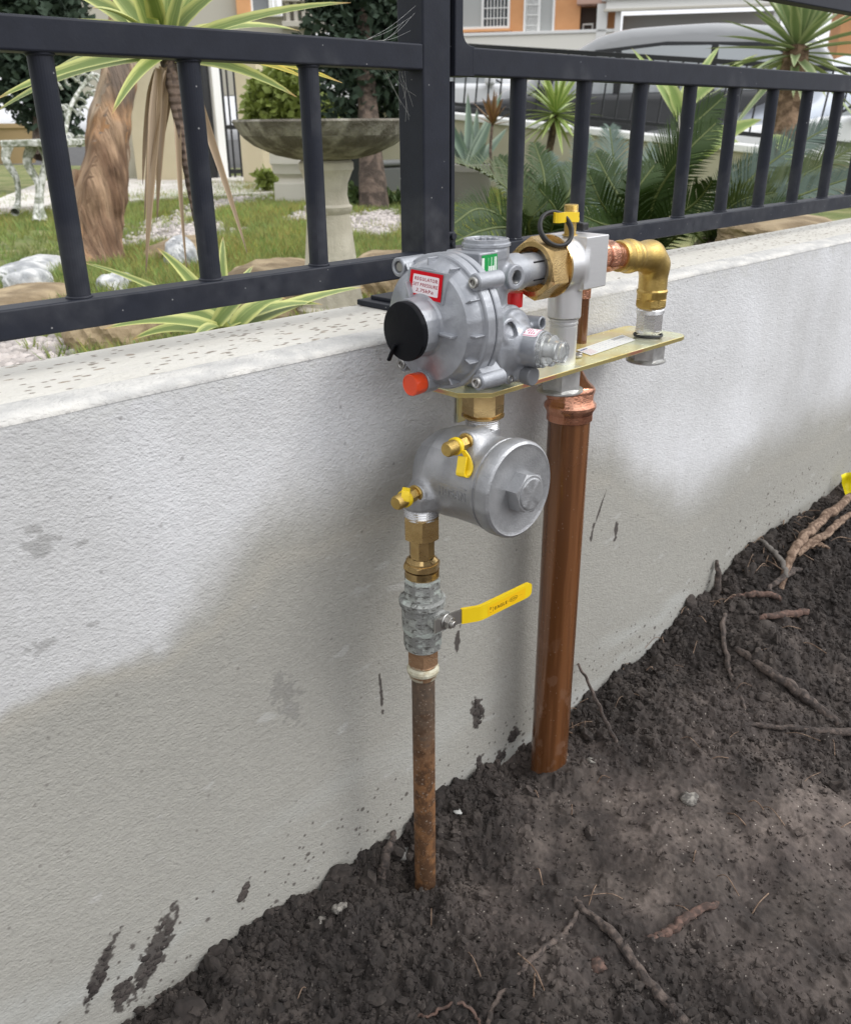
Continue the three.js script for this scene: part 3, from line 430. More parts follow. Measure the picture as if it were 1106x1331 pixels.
// ---- gas filter: cast drum on its side, cover toward the viewer
const FA = V(0, 0.03, 1).normalize(), FP = V(0.606, -0.126, 0.077), fa = (a, b = 0, y = 0) => FP.clone().addScaledVector(FA, a).add(V(FA.z * b, y, -FA.x * b));
{
  const t = thing('gas_filter', 'round cast aluminium gas filter with a big hex plug, above the valve', 'gas filter', FP.clone());
  const parts = [[sd.cyl(fa(-0.006), FA, 0.0455, 0.074, 0.004), 0], [sd.ball(fa(0.0), 0.0455), 0.006], [sd.cyl(V(0.651, -0.13, 0.07), UPY, 0.0185, 0.04, 0.001), 0.014], [sd.cyl(V(IX, -0.1515, 0.07), UPY, 0.018, 0.012, 0.001), 0.012], [sd.cap(V(0.576, -0.137, 0.071), V(IX, -0.146, 0.07), 0.019, 0.0165), 0.01], [sd.cyl(V(0.607, -0.0815, 0.111), V(-1, 0.06, 0.06), 0.0115, 0.027, 0.002), 0.012], [sd.cyl(V(0.58, -0.1345, 0.072), V(-1, 0, 0.15), 0.0088, 0.031, 0.001), 0.008], [sd.cyl(V(0.675, -0.11, 0.06), V(0.2, 1, 0), 0.0085, 0.02, 0.002), 0.01]];
  const f = (x, y, z) => { let d = 9; for (const [g, k] of parts) { const e = g(x, y, z); d = k ? smin(d, e, k) : Math.min(d, e); } return d; };
  part(t, 'drum', cast(f, V(0.53, -0.19, 0.02), V(0.69, -0.05, 0.16), 110), M.castAl);
  part(t, 'outlet_thread', thread(V(0.651, -0.0915, 0.07), UPY, 0.0182, 0.017, 0.0022, 0.0011), M.turnedAl);
  part(t, 'inlet_thread', thread(A2(-0.166), UPY, 0.0178, 0.0155, 0.0024, 0.0012), M.turnedAl);
  const cover = part(t, 'cover', [rev(fa(0.06), FA, [[0, 0], [0.0455, 0], [0.047, 0.001], [0.0472, 0.004], [0.0462, 0.0046], [0.0462, 0.0062], [0.0474, 0.0068], [0.0486, 0.009], [0.0486, 0.019], [0.0475, 0.022], [0.0452, 0.0238], [0.044, 0.0232], [0.042, 0.0228], [0, 0.0232]], 72, 0.4)], M.castAl);
  part(cover, 'hex_plug', [hexNut(fa(0.0825), FA, 0.036, 0.0145, { turn: 0.28, ch: 1, ends: 2 }), rev(fa(0.0968), FA, [[0.0158, 0], [0.0156, 0.0012], [0.0146, 0.0018], [0, 0.0016]], 40)], M.castAl);
  // raised maker's name on the flank, with a bar above
  const font = await new FontLoader().loadAsync('fonts/droid/droid_sans_bold.typeface.json');
  const tg = new TextGeometry('HOSAN', { font, size: 0.0088, depth: 0.0012, curveSegments: 3, bevelEnabled: false }); tg.computeBoundingBox(); const tw = tg.boundingBox.max.x;
  const wrapOn = (g, a0, y0, sx) => { const p = g.attributes.position; for (let i = 0; i < p.count; i++) { const a = a0 + p.getX(i) * sx, ang = (y0 + p.getY(i)) / 0.0455, r = 0.0451 + p.getZ(i); const q = fa(a, -r * Math.cos(ang), r * Math.sin(ang)); p.setXYZ(i, q.x, q.y, q.z); } return crease(g, 0.4); };
  part(t, 'raised_lettering', [wrapOn(tg, 0.018, -0.0065, 0.036 / tw), wrapOn(new THREE.BoxGeometry(0.038, 0.0011, 0.0014, 8, 1, 1).translate(0.019, 0, 0.0006), 0.017, 0.0058, 1), wrapOn(new THREE.TorusGeometry(0.003, 0.0006, 5, 10, 2.4).rotateZ(-1).translate(0, 0, 0.0004), 0.061, -0.004, 1)], M.castAl);
  const testPoint = (p, d, strap) => {
    const o = part(t, 'test_point', [cyl(p, d, 0.0088, 0.003, 0.0008), hexNut(p.clone().addScaledVector(d, 0.003), d, 0.0118, 0.011, { turn: 0.3 }), cyl(p.clone().addScaledVector(d, 0.014), d, 0.0048, 0.005), thread(p.clone().addScaledVector(d, 0.019), d, 0.0072, 0.011, 0.0012, 0.0004, 36), rev(p.clone().addScaledVector(d, 0.03), d, [[0.0068, 0], [0.006, 0.0014], [0.0045, 0.0016], [0, 0.0012]], 30)], M.brassYellow);
    const c = p.clone().addScaledVector(d, 0.017), loop = []; for (let k = 0; k <= 20; k++) { const a = k / 20 * Math.PI * 2; loop.push(V(c.x, c.y + 0.0078 * Math.cos(a), c.z + 0.0078 * Math.sin(a))); }
    const g = [new THREE.LatheGeometry([[0.0056, 0], [0.0086, 0.0004], [0.0086, 0.0046], [0.0056, 0.005], [0.0056, 0]].map(([r, h]) => new THREE.Vector2(r, h)), 30)]; orient(g[0], c.clone().addScaledVector(d, -0.0025), d);
    const s0 = c.clone(), pts = strap.map((v) => s0.clone().add(v)), curve = new THREE.CatmullRomCurve3(pts), n = 22, pos = [], idx = [];
    for (let i = 0; i <= n; i++) { const q = curve.getPointAt(i / n), w = lerp(0.0052, 0.0085, sstep(0, 0.5, i / n)), tg2 = curve.getTangentAt(i / n), side = V(0.35, 0, 0.94).normalize(), nn = side.clone().cross(tg2).normalize(); for (const [s, e] of [[-1, -1], [1, -1], [1, 1], [-1, 1]]) { const v = q.clone().addScaledVector(side, s * w / 2).addScaledVector(nn, e * 0.0011); pos.push(v.x, v.y, v.z); } }
    for (let i = 0; i < n; i++) for (let k = 0; k < 4; k++) { const a = i * 4 + k, b = i * 4 + (k + 1) % 4; idx.push(a, a + 4, b, b, a + 4, b + 4); }
    idx.push(0, 1, 2, 0, 2, 3, n * 4, n * 4 + 2, n * 4 + 1, n * 4, n * 4 + 3, n * 4 + 2);
    const sg = new THREE.BufferGeometry(); sg.setAttribute('position', new THREE.Float32BufferAttribute(pos, 3)); sg.setIndex(idx); g.push(crease(sg, 0.7));
    part(o, 'cap_strap', g, M.yellow);
  };
  testPoint(V(0.581, -0.0795, 0.1135), V(-1, 0.0, 0.1).normalize(), [V(0.001, -0.002, 0.0085), V(0.003, -0.009, 0.0125), V(0.002, -0.018, 0.0155), V(-0.003, -0.0245, 0.0155), V(-0.007, -0.0235, 0.0135), V(-0.005, -0.015, 0.0125), V(-0.0015, -0.007, 0.0105)]);
  testPoint(V(0.549, -0.134, 0.0765), V(-1, -0.02, 0.12).normalize(), [V(0.001, 0.005, -0.004), V(0.003, 0.009, -0.002), V(-0.002, 0.0105, 0.004), V(-0.006, 0.007, 0.0075), V(-0.007, 0.002, 0.0085)]);
}
function A2(y) { return V(IX, y, IZ); }
// ---- zinc passivated bracket
const BY = -0.045;                                           // top of the plate
M.plate = mat([1, 1, 1], 0.28, 0.45, { map: tex(1024, 512, (u, v) => { const n = fbm(u * 10, v * 5, 5, 10, 5), k = fbm(u * 6 + 7, v * 3, 4, 6, 3), s = fbm(u * 40, v * 30, 3, 40, 30); let c = mix3([0.78, 0.63, 0.23], [0.80, 0.76, 0.42], sstep(0.35, 0.65, n)); c = mix3(c, [0.66, 0.73, 0.62], 0.7 * sstep(0.5, 0.65, k)); c = mix3(c, [0.74, 0.56, 0.36], 0.45 * sstep(0.58, 0.7, fbm(u * 8 + 3, v * 8, 4, 8))); return mul3(c, 0.93 + 0.14 * s); }, { size: [0.5, 0.25] }), roughnessMap: tex(512, 512, (u, v) => 0.7 + 0.7 * (fbm(u * 8, v * 8, 5, 8) - 0.35), { color: false, size: [0.1, 0.1] }) });
M.plateEdge = mat([1, 1, 1], 0.34, 0.8, { map: tex(512, 64, (u, v) => { const n = fbm(u * 9, 2.3, 4, 9, 1); return mix3([0.62, 0.52, 0.22], [0.66, 0.3, 0.2], sstep(0.40, 0.56, n)); }, { size: [0.42, 0.1] }) });
{
  const t = thing('wall_bracket', 'yellow zinc plated flat steel bracket carrying the gas fittings off the wall', 'bracket', V(0.82, BY, 0));
  const x0 = 0.608, x1 = 0.998, z0 = 0.012, z1 = 0.0985, r = 0.018, sh = new THREE.Shape();
  sh.moveTo(x0 + 0.024, -z1); sh.lineTo(x1 - r, -z1); sh.quadraticCurveTo(x1, -z1, x1, -z1 + r); sh.lineTo(x1, -z0 - r); sh.quadraticCurveTo(x1, -z0, x1 - r, -z0); sh.lineTo(x0 + 0.02, -z0); sh.lineTo(x0, -z0 - 0.02); sh.lineTo(x0, -z1 + 0.024); sh.closePath();
  const g = new THREE.ExtrudeGeometry(sh, { depth: 0.0042, bevelEnabled: true, bevelSize: 0.0005, bevelThickness: 0.0005, bevelSegments: 2, curveSegments: 10 }).rotateX(-Math.PI / 2).translate(0, BY - 0.0047, 0);
  part(t, 'plate', g, M.plate);
  const es = new THREE.ExtrudeGeometry(sh, { depth: 0.0036, bevelEnabled: false, curveSegments: 10 }).rotateX(-Math.PI / 2), ep = es.attributes.position, cx = (x0 + x1) / 2, cz = (z0 + z1) / 2;
  for (let i = 0; i < ep.count; i++) ep.setXYZ(i, cx + (ep.getX(i) - cx) * 1.0035, ep.getY(i) + BY - 0.0043, cz + (ep.getZ(i) - cz) * 1.016);
  part(t, 'plate_rim', es, M.plateEdge);
  part(t, 'wall_leg', [rbox(V(0.717, -0.078, 0.0028), V(0.07, 0.062, 0.0034), 0.001), rbox(V(0.717, BY - 0.002, 0.008), V(0.07, 0.0028, 0.014), 0.001)], M.plate);
  const st = print(512, 256, (q, w, h) => { q.fillStyle = '#e9eae6'; q.fillRect(0, 0, w, h); q.fillStyle = '#8a93ad'; for (let r2 = 0; r2 < 4; r2++) for (let k = 0; k < 11; k++) if ((k * 7 + r2 * 3) % 5) q.fillRect(120 + k * 33, 34 + r2 * 50, 24, 5); q.fillStyle = '#c98d96'; for (let k = 0; k < 5; k++) q.fillRect(14, 90 + k * 30, 80, 9); q.fillStyle = '#3f4e86'; q.fillRect(14, 40, 70, 26); q.fillStyle = '#a9aaa8'; q.fillRect(360, 20, 140, 60); });
  part(t, 'sticker', quad(V(0.8235, BY + 0.0006, 0.0775), V(0.926, BY + 0.0006, 0.0695), V(0.939, BY + 0.0006, 0.041), V(0.833, BY + 0.0006, 0.0495)), mat([1, 1, 1], 0.3, 0, { map: st }), { keepUV: true });
  part(t, 'screw', [cyl(V(0.807, BY + 0.0004, 0.071), UPY, 0.0055, 0.003), cyl(V(0.813, BY + 0.0004, 0.0685), UPY, 0.004, 0.004)], M.steel);
}
solo('brass_nut', 'large brass hexagon nut under the left end of the bracket, on top of the filter', 'nut', [hexNut(V(0.651, -0.0765, 0.07), UPY, 0.0375, 0.0265, { turn: 0.75 }), rev(V(0.651, -0.0795, 0.07), UPY, [[0, 0], [0.0205, 0], [0.0222, 0.001], [0.0222, 0.0028], [0.0195, 0.0042], [0, 0.0044]], 48)], M.brass, { p: V(0.651, -0.0795, 0.07) });

// ---- the regulator
{
  const C = V(0, 0.027, 0.07), R = V(0.651, 0.03, 0.07), t = thing('gas_regulator', 'grey gas pressure regulator with a black cap and red set pressure label', 'gas regulator', V(0.651, BY, 0.07));
  const SA = V(0.22, 0, 0.975).normalize(), SP = V(0.6625, -0.003, 0.1), sp = (a) => SP.clone().addScaledVector(SA, a);
  const list = [[sd.box(V(0.637, 0.0368, 0.07), V(0.0188, 0.0518, 0.0218), 0.0016), 0], [sd.cyl(V(0.651, -0.02, 0.07), UPY, 0.0218, 0.109, 0.001), 0.001], [sd.cyl(V(0.651, BY, 0.07), UPY, 0.0195, 0.035, 0.002), 0.008], [sd.cyl(V(0.651, 0.08, 0.07), UPY, 0.0222, 0.0125, 0.001), 0.0015], [sd.cyl(V(0.67, 0.0615, 0.07), X1, 0.0185, 0.028, 0.001), 0.008], [sd.cyl(V(0.69, 0.0615, 0.07), X1, 0.0166, 0.035, 0.001), 0.001], [sd.cone(V(0.604, 0.027, 0.07), X1, 0.058, 0.046, 0.0125, 0.002), 0.006], [sd.cyl(sp(-0.04), SA, 0.036, 0.042, 0.0045), 0.006], [sd.cone(sp(0.0), SA, 0.03, 0.02, 0.012, 0.002), 0.004], [sd.cyl(sp(0.0), SA, 0.0182, 0.0305, 0.0008), 0.004], [sd.cyl(V(0.6435, 0.0165, 0.07), V(0.02, 0, 1), 0.0112, 0.0385, 0.0012), 0.006], [sd.cyl(V(0.664, 0.063, 0.07), V(-0.05, 0, 1), 0.0118, 0.0298, 0.0012), 0.005], [sd.cyl(V(0.649, -0.0325, 0.06), Z1, 0.0058, 0.046, 0.0008), 0.006], [sd.cyl(V(0.69, -0.034, 0.06), Z1, 0.0052, 0.045, 0.0008), 0.006], [sd.cyl(V(0.7, 0.0105, 0.058), V(0.13, 0.05, 1), 0.0072, 0.042, 0.0008), 0.008], [sd.cyl(V(0.664, -0.03, 0.07), V(0, 0, 1), 0.0085, 0.043, 0.001), 0.006], [sd.box(V(0.63, -0.012, 0.086), V(0.012, 0.0014, 0.014), 0.001), 0.004], [sd.box(V(0.636, -0.021, 0.08), V(0.0014, 0.016, 0.016), 0.001), 0.004]];
  const holes = [sd.cyl(V(0.6435, 0.0165, 0.088), V(0.02, 0, 1), 0.0078, 0.06, 0.0002), sd.cyl(V(0.664, 0.063, 0.078), V(-0.05, 0, 1), 0.0066, 0.06, 0.0002), sd.cyl(V(0.7026, 0.0115, 0.078), V(0.13, 0.05, 1), 0.0049, 0.06, 0.0002)];
  const f = (x, y, z) => { let d = 9; for (const [g, k] of list) { const e = g(x, y, z); d = k ? smin(d, e, k) : Math.min(d, e); } for (const h of holes) d = Math.max(d, -h(x, y, z)); return d; };
  const body = part(t, 'body', cast(f, V(0.596, -0.05, 0.015), V(0.742, 0.095, 0.146), 120), M.enamel);
  const rg = [rev(V(0.651, 0.0915, 0.07), UPY, [[0, 0], [0.0236, 0], [0.0236, 0.0022], [0.0222, 0.0034], [0.0218, 0.0062], [0.0196, 0.0066], [0.019, 0.0056], [0.0165, 0.005], [0.0158, 0.0026], [0, 0.0024]], 56)];
  for (let k = 0; k < 12; k++) { const a = k / 12 * 6.283; rg.push(rbox(V(0.651 + 0.0135 * Math.cos(a), 0.0955, 0.07 + 0.0135 * Math.sin(a)), V(0.004, 0.0035, 0.004), 0.0008, 1)); }
  part(body, 'top_cap', rg, M.enamel);
  const th = []; for (const [p, d, r, dp] of [[V(0.664, 0.063, 0.0985), V(-0.05, 0, 1), 0.0066, 0.016], [V(0.6437, 0.0165, 0.107), V(0.02, 0, 1), 0.0078, 0.012]]) { const pr = []; for (let i = 0; i < 9; i++) pr.push([r - 0.0008, -i * dp / 9], [r, -(i + 0.5) * dp / 9]); th.push(rev(p, d, pr, 28, 0.2)); } part(body, 'port_thread', th, M.steel);
  part(body, 'collar_slot', [-0.5, 0.6, 1.7].map((a) => rbox(V(0.715, 0.0615 + 0.0167 * Math.sin(a), 0.07 + 0.0167 * Math.cos(a)), V(0.017, 0.0016, 0.0016), 0.0004, 1)), M.dark);
  part(body, 'slam_shut_housing', rev(sp(-0.016), SA, [[0.02, 0], [0.0372, 0], [0.0388, 0.001], [0.039, 0.0085], [0.038, 0.0102], [0.0355, 0.0108], [0.0345, 0.0118], [0.0338, 0.0148], [0.0322, 0.0162], [0.028, 0.0172], [0.021, 0.0212], [0.0186, 0.0235]], 72, 0.4), M.enamel);
  part(t, 'drain_plug', [rev(V(0.664, -0.03, 0.1125), Z1, [[0.008, 0], [0.0092, 0.0006], [0.0094, 0.011], [0.0085, 0.012], [0, 0.0122]], 36)], mat([0.17, 0.175, 0.185], 0.45));
  // diaphragm cover facing along the wall to the left
  const cv = [rev(V(0.5975, 0.027, 0.07), Xm, [[0, -0.002], [0.0585, -0.002], [0.0625, 0], [0.0632, 0.001], [0.0632, 0.0105], [0.062, 0.0116], [0.0598, 0.0122], [0.0584, 0.0135], [0.0545, 0.0235], [0.052, 0.0262], [0.049, 0.0272], [0.0315, 0.031], [0.0285, 0.0328], [0.0272, 0.0352], [0.0266, 0.0515], [0, 0.0515]], 88, 0.42), rev(V(0.5995, 0.027, 0.07), X1, [[0, 0], [0.0622, 0], [0.063, 0.0008], [0.063, 0.0075], [0.0618, 0.0085], [0.05, 0.0095], [0, 0.0095]], 88)];
  const rib = (ang, r0, r1, x0, x1, w = 0.0016) => { const m = rbox(V((x0 + x1) / 2, 0, 0), V(x1 - x0, r1 - r0, w), 0.0006, 1); m.translate(0, (r0 + r1) / 2, 0); m.rotateX(ang); m.translate(0, 0.027, 0.07); return m; };
  for (const deg of [-30, 0, 28, 62, 93, 118, 150, 180, 215, 250]) cv.push(rib(deg * Math.PI / 180, 0.0535, 0.0605, 0.573, 0.589));
  for (const deg of [96, 216, 336]) cv.push(rib(deg * Math.PI / 180, 0.027, 0.042, 0.5595, 0.569, 0.0024));
  const cover = part(t, 'diaphragm_cover', cv, M.enamel);
  const lug = (dy, dz, x0, x1, r, hole) => { const p = V(x1, 0.027 + dy, 0.07 + dz), inward = V(0, -dy, -dz).normalize(), g = [hole ? ringed(p, Xm, r, r * 0.62, x1 - x0, 0.012) : cyl(p, Xm, r, x1 - x0, 0.001)]; const m = rbox(V(0, 0, 0), V((x1 - x0) * 0.8, r * 2.0, r * 1.75), 0.0012, 1); m.applyQuaternion(new THREE.Quaternion().setFromUnitVectors(UPY, inward)); const c = p.clone().add(V(-(x1 - x0) * 0.45, 0, 0)).addScaledVector(inward, r * 0.9); m.translate(c.x, c.y, c.z); g.push(m); return g; };
  const SC = [[0.0427, 0.0495], [-0.0466, 0.055], [-0.047, -0.046]];
  for (const [dy, dz] of SC) {
    const l = part(cover, 'lug', lug(dy, dz, 0.582, 0.615, 0.0078, false), M.enamel);
    const p = V(0.582, 0.027 + dy, 0.07 + dz);
    part(t, 'screw', [ringed(p, Xm, 0.0052, 0.0026, 0.003, 0.0022, 0.0006, 24), rbox(V(0.5803, p.y, p.z), V(0.0012, 0.0042, 0.0008), 0.0002, 1)], M.steel);
  }
  part(cover, 'vent_lug', lug(0.0481, -0.0405, 0.573, 0.606, 0.0088, true), M.enamel);
  part(cover, 'vent_thread', ringed(V(0.575, 0.0751, 0.0295), X1, 0.0056, 0.0042, 0.012, 0.012, 0.0002, 24), M.steel);
  const cap = part(t, 'black_cap', [rev(V(0.5465, 0.0255, 0.0715), Xm, [[0.0258, 0], [0.0268, 0.0008], [0.0271, 0.0055], [0.0264, 0.0068], [0.0248, 0.0074], [0, 0.0078]], 72, 0.5)], M.blackCap);
  const tab = rbox(V(0, 0.0245, 0), V(0.0042, 0.019, 0.003), 0.0012, 2); tab.rotateX(-2.62); tab.translate(0.5365, 0.0262, 0.0715); part(cap, 'pull_tab', tab, M.blackCap);
  part(t, 'orange_plug', [rev(V(0.566, -0.0275, 0.0668), Xm, [[0, 0], [0.0098, 0], [0.0102, 0.001], [0.0106, 0.0125], [0.0102, 0.0142], [0.0088, 0.015], [0.0082, 0.0144], [0, 0.0144]], 40)], M.orange);
  part(cover, 'plug_spout', [cyl(V(0.582, -0.0275, 0.0668), Xm, 0.0108, 0.0155, 0.0008), rbox(V(0.5755, -0.013, 0.066), V(0.013, 0.03, 0.02), 0.003, 2)], M.enamel);
  // print
  const L = print(512, 420, (q, w, h) => { q.fillStyle = '#cf0f20'; q.fillRect(0, 0, w, h); q.fillStyle = '#efe6e8'; q.beginPath(); q.roundRect(52, 58, w - 104, h - 116, 14); q.fill(); q.fillStyle = '#9c2433'; q.textAlign = 'center'; q.font = 'bold 74px sans-serif'; q.fillText('REGULATOR', w / 2, 148, 370); q.fillText('SET PRESSURE', w / 2, 238, 392); q.fillText('2.75kPa', w / 2, 326, 280); });
  const la = V(0.5655, 0.0529, 0.0514), lb = V(0.5655, 0.0512, 0.0942), lc = V(0.5672, 0.0753, 0.0961), ld = V(0.5672, 0.0765, 0.0545), nl = lb.clone().sub(la).cross(ld.clone().sub(la)).normalize();
  const pad = (k, off) => { const c = la.clone().add(lb).add(lc).add(ld).multiplyScalar(0.25); return [la, lb, lc, ld].map((v) => c.clone().add(v.clone().sub(c).multiplyScalar(k)).addScaledVector(nl, off)); };
  const padPrism = (k, o0, o1) => { const A = pad(k, o0), B = pad(k, o1), g = []; g.push(quad(...B)); for (let i = 0; i < 4; i++) g.push(quad(A[i], A[(i + 1) % 4], B[(i + 1) % 4], B[i])); return g; };
  part(cover, 'label_pad', padPrism(1.13, -0.011, 0.0), M.enamel);
  part(cover, 'pressure_label', quad(...pad(1.0, 0.0006)), mat([1, 1, 1], 0.7, 0, { map: L, specularIntensity: 0.3 }), { keepUV: true });
  const G = print(160, 512, (q, w, h) => { q.fillStyle = '#dfe6df'; q.fillRect(0, 0, w, h); q.fillStyle = '#159447'; q.fillRect(0, 0, w, 20); q.fillRect(28, 0, 40, 130); q.fillRect(70, 0, 28, 84); q.fillRect(104, 0, 24, 84); q.fillRect(62, 210, 98, 72); for (let k = 1; k < 6; k++) q.fillRect(k * 27, 20, 4, h); q.fillRect(0, 130, 130, 4); q.fillRect(w - 7, 0, 7, h); q.fillStyle = '#7c9484'; for (let k = 0; k < 26; k++) q.fillRect(8 + (k % 5) * 28, 140 + k * 14, 12, 3); });
  part(body, 'data_label', quad(V(0.6212, 0.022, 0.0922), V(0.6425, 0.022, 0.0922), V(0.6425, 0.0865, 0.0922), V(0.6212, 0.0865, 0.0922)), mat([1, 1, 1], 0.35, 0, { map: G }), { keepUV: true });
  const S = print(256, 220, (q, w, h) => { q.fillStyle = '#f0e8ec'; q.beginPath(); q.roundRect(0, 0, w, h, 26); q.fill(); q.strokeStyle = '#cf7f95'; q.lineWidth = 9; q.beginPath(); q.roundRect(12, 12, w - 24, h - 24, 20); q.stroke(); q.fillStyle = '#c8486c'; for (let r = 0; r < 5; r++) for (let k = 0; k < 6; k++) if ((k * 5 + r * 3) % 4) q.fillRect(34 + k * 33, 40 + r * 30, 24, 14); });
  const sg = new THREE.BufferGeometry(), SV = SA.clone().cross(UPY).normalize(); { const pos = [], uv = [], idx = []; for (let i = 0; i <= 14; i++) for (let j = 0; j < 2; j++) { const a = lerp(2.35, 0.85, i / 14), q = sp(0.0105 + j * 0.0185).addScaledVector(UPY, 0.0185 * Math.sin(a)).addScaledVector(SV, 0.0185 * Math.cos(a)); pos.push(q.x, q.y, q.z); uv.push(i / 14, 1 - j); } for (let i = 0; i < 14; i++) idx.push(i * 2, i * 2 + 1, i * 2 + 2, i * 2 + 2, i * 2 + 1, i * 2 + 3); sg.setAttribute('position', new THREE.Float32BufferAttribute(pos, 3)); sg.setAttribute('uv', new THREE.Float32BufferAttribute(uv, 2)); sg.setIndex(idx); sg.computeVertexNormals(); }
  part(body, 'round_label', sg, mat([1, 1, 1], 0.4, 0, { map: S }), { keepUV: true });
  part(t, 'clear_knob', [rev(sp(0.0305), SA, [[0, 0], [0.0175, 0], [0.0177, 0.001], [0.0177, 0.0025], [0.0158, 0.0035], [0.0152, 0.0115], [0.0132, 0.0135], [0.0108, 0.0142], [0.0104, 0.0228], [0.009, 0.0242], [0, 0.0246]], 48)], new THREE.MeshPhysicalMaterial({ color: lin(0.93, 0.95, 0.95), roughness: 0.16, transmission: 0.85, thickness: 0.006, ior: 1.46 }));
  part(t, 'knob_core', [cyl(sp(0.0285), SA, 0.006, 0.018, 0.001), cyl(sp(0.0285), SA, 0.0105, 0.006, 0.001)], M.zinc);
  part(t, 'red_plug', [rev(V(0.71, 0.0235, 0.058), UPY, [[0, 0], [0.0078, 0], [0.0082, 0.0006], [0.0084, 0.014], [0.008, 0.015], [0, 0.0155]], 36)], M.red);
  part(body, 'cap_screw', [V(0.649, -0.0325, 0.106), V(0.69, -0.034, 0.105)].map((p) => ringed(p, Z1, 0.0042, 0.0022, 0.0022, 0.0016, 0.0004, 24)), M.steel);
  const fnt = await new FontLoader().loadAsync('fonts/droid/droid_sans_bold.typeface.json');
}
// ---- outlet block: big brass nut, machined block, column through the bracket
{
  const B = V(0.779, 0, 0.07), A = (y) => V(B.x, y, B.z), OX = V(0.72, 0.0615, 0.07), t = thing('outlet_manifold', 'machined aluminium outlet block with a large brass nut and column down to the bracket', 'pipe fitting', A(BY));
  M.blockAl = mat([0.74, 0.74, 0.745], 0.36, 0.7, { bumpMap: grain(0.06, 6, 3, 256, 60), bumpScale: 0.00006 });
  const nut = part(t, 'union_nut', [hexNut(OX, X1, 0.0555, 0.0275, { bore: 0.0225, turn: 0.12 })], M.brass);
  part(nut, 'nut_flange', rev(V(0.7465, 0.0615, 0.07), X1, [[0.02, 0], [0.0318, 0], [0.0322, 0.001], [0.0322, 0.0022], [0.0312, 0.0032], [0.02, 0.0034]], 60), M.brass);
  const f = (() => { const b = sd.box(V(0.797, 0.063, 0.07), V(0.0195, 0.0268, 0.0255), 0.0008), c = sd.cyl(V(0.7485, 0.0615, 0.07), X1, 0.0262, 0.034, 0.0015), d = sd.cyl(V(0.779, 0.005, 0.07), UPY, 0.0182, 0.05, 0.001); return (x, y, z) => smin(smin(b(x, y, z), c(x, y, z), 0.006), d(x, y, z), 0.004); })();
  part(t, 'block', cast(f, V(0.744, -0.002, 0.035), V(0.834, 0.095, 0.108), 96), M.blockAl);
  part(t, 'column', [rev(A(BY), UPY, [[0, 0], [0.0152, 0], [0.0152, 0.0405], [0.0142, 0.0412], [0.0142, 0.0425], [0.0158, 0.043], [0.0158, 0.0445], [0.0145, 0.045], [0.0145, 0.0465], [0.0158, 0.047], [0.016, 0.049], [0.0178, 0.0495], [0, 0.05]], 48, 0.3)], M.blockAl);
  part(t, 'locknut', [hexNut(V(0.779, -0.0765, 0.07), UPY, 0.0405, 0.025, { turn: 0.32 }), rev(V(0.779, -0.0785, 0.07), UPY, [[0, 0], [0.0245, 0], [0.026, 0.0012], [0.026, 0.0028], [0.021, 0.0055], [0, 0.006]], 56), rev(V(0.779, -0.0515, 0.07), UPY, [[0.015, 0], [0.0175, 0], [0.0175, 0.003], [0.015, 0.003]], 40)], M.zinc);
  const tp = V(0.7815, 0.0895, 0.07);
  part(t, 'test_point', [cyl(tp, UPY, 0.0082, 0.0016, 0.0005), hexNut(tp.clone().add(V(0, 0.0016, 0)), UPY, 0.0118, 0.014, { turn: 0.3 }), cyl(tp.clone().add(V(0, 0.0155, 0)), UPY, 0.0048, 0.004), thread(tp.clone().add(V(0, 0.0195, 0)), UPY, 0.0075, 0.0105, 0.0014, 0.0004), rev(tp.clone().add(V(0, 0.03, 0)), UPY, [[0.0074, 0], [0.007, 0.0012], [0, 0.0014]], 32)], M.brassYellow);
}
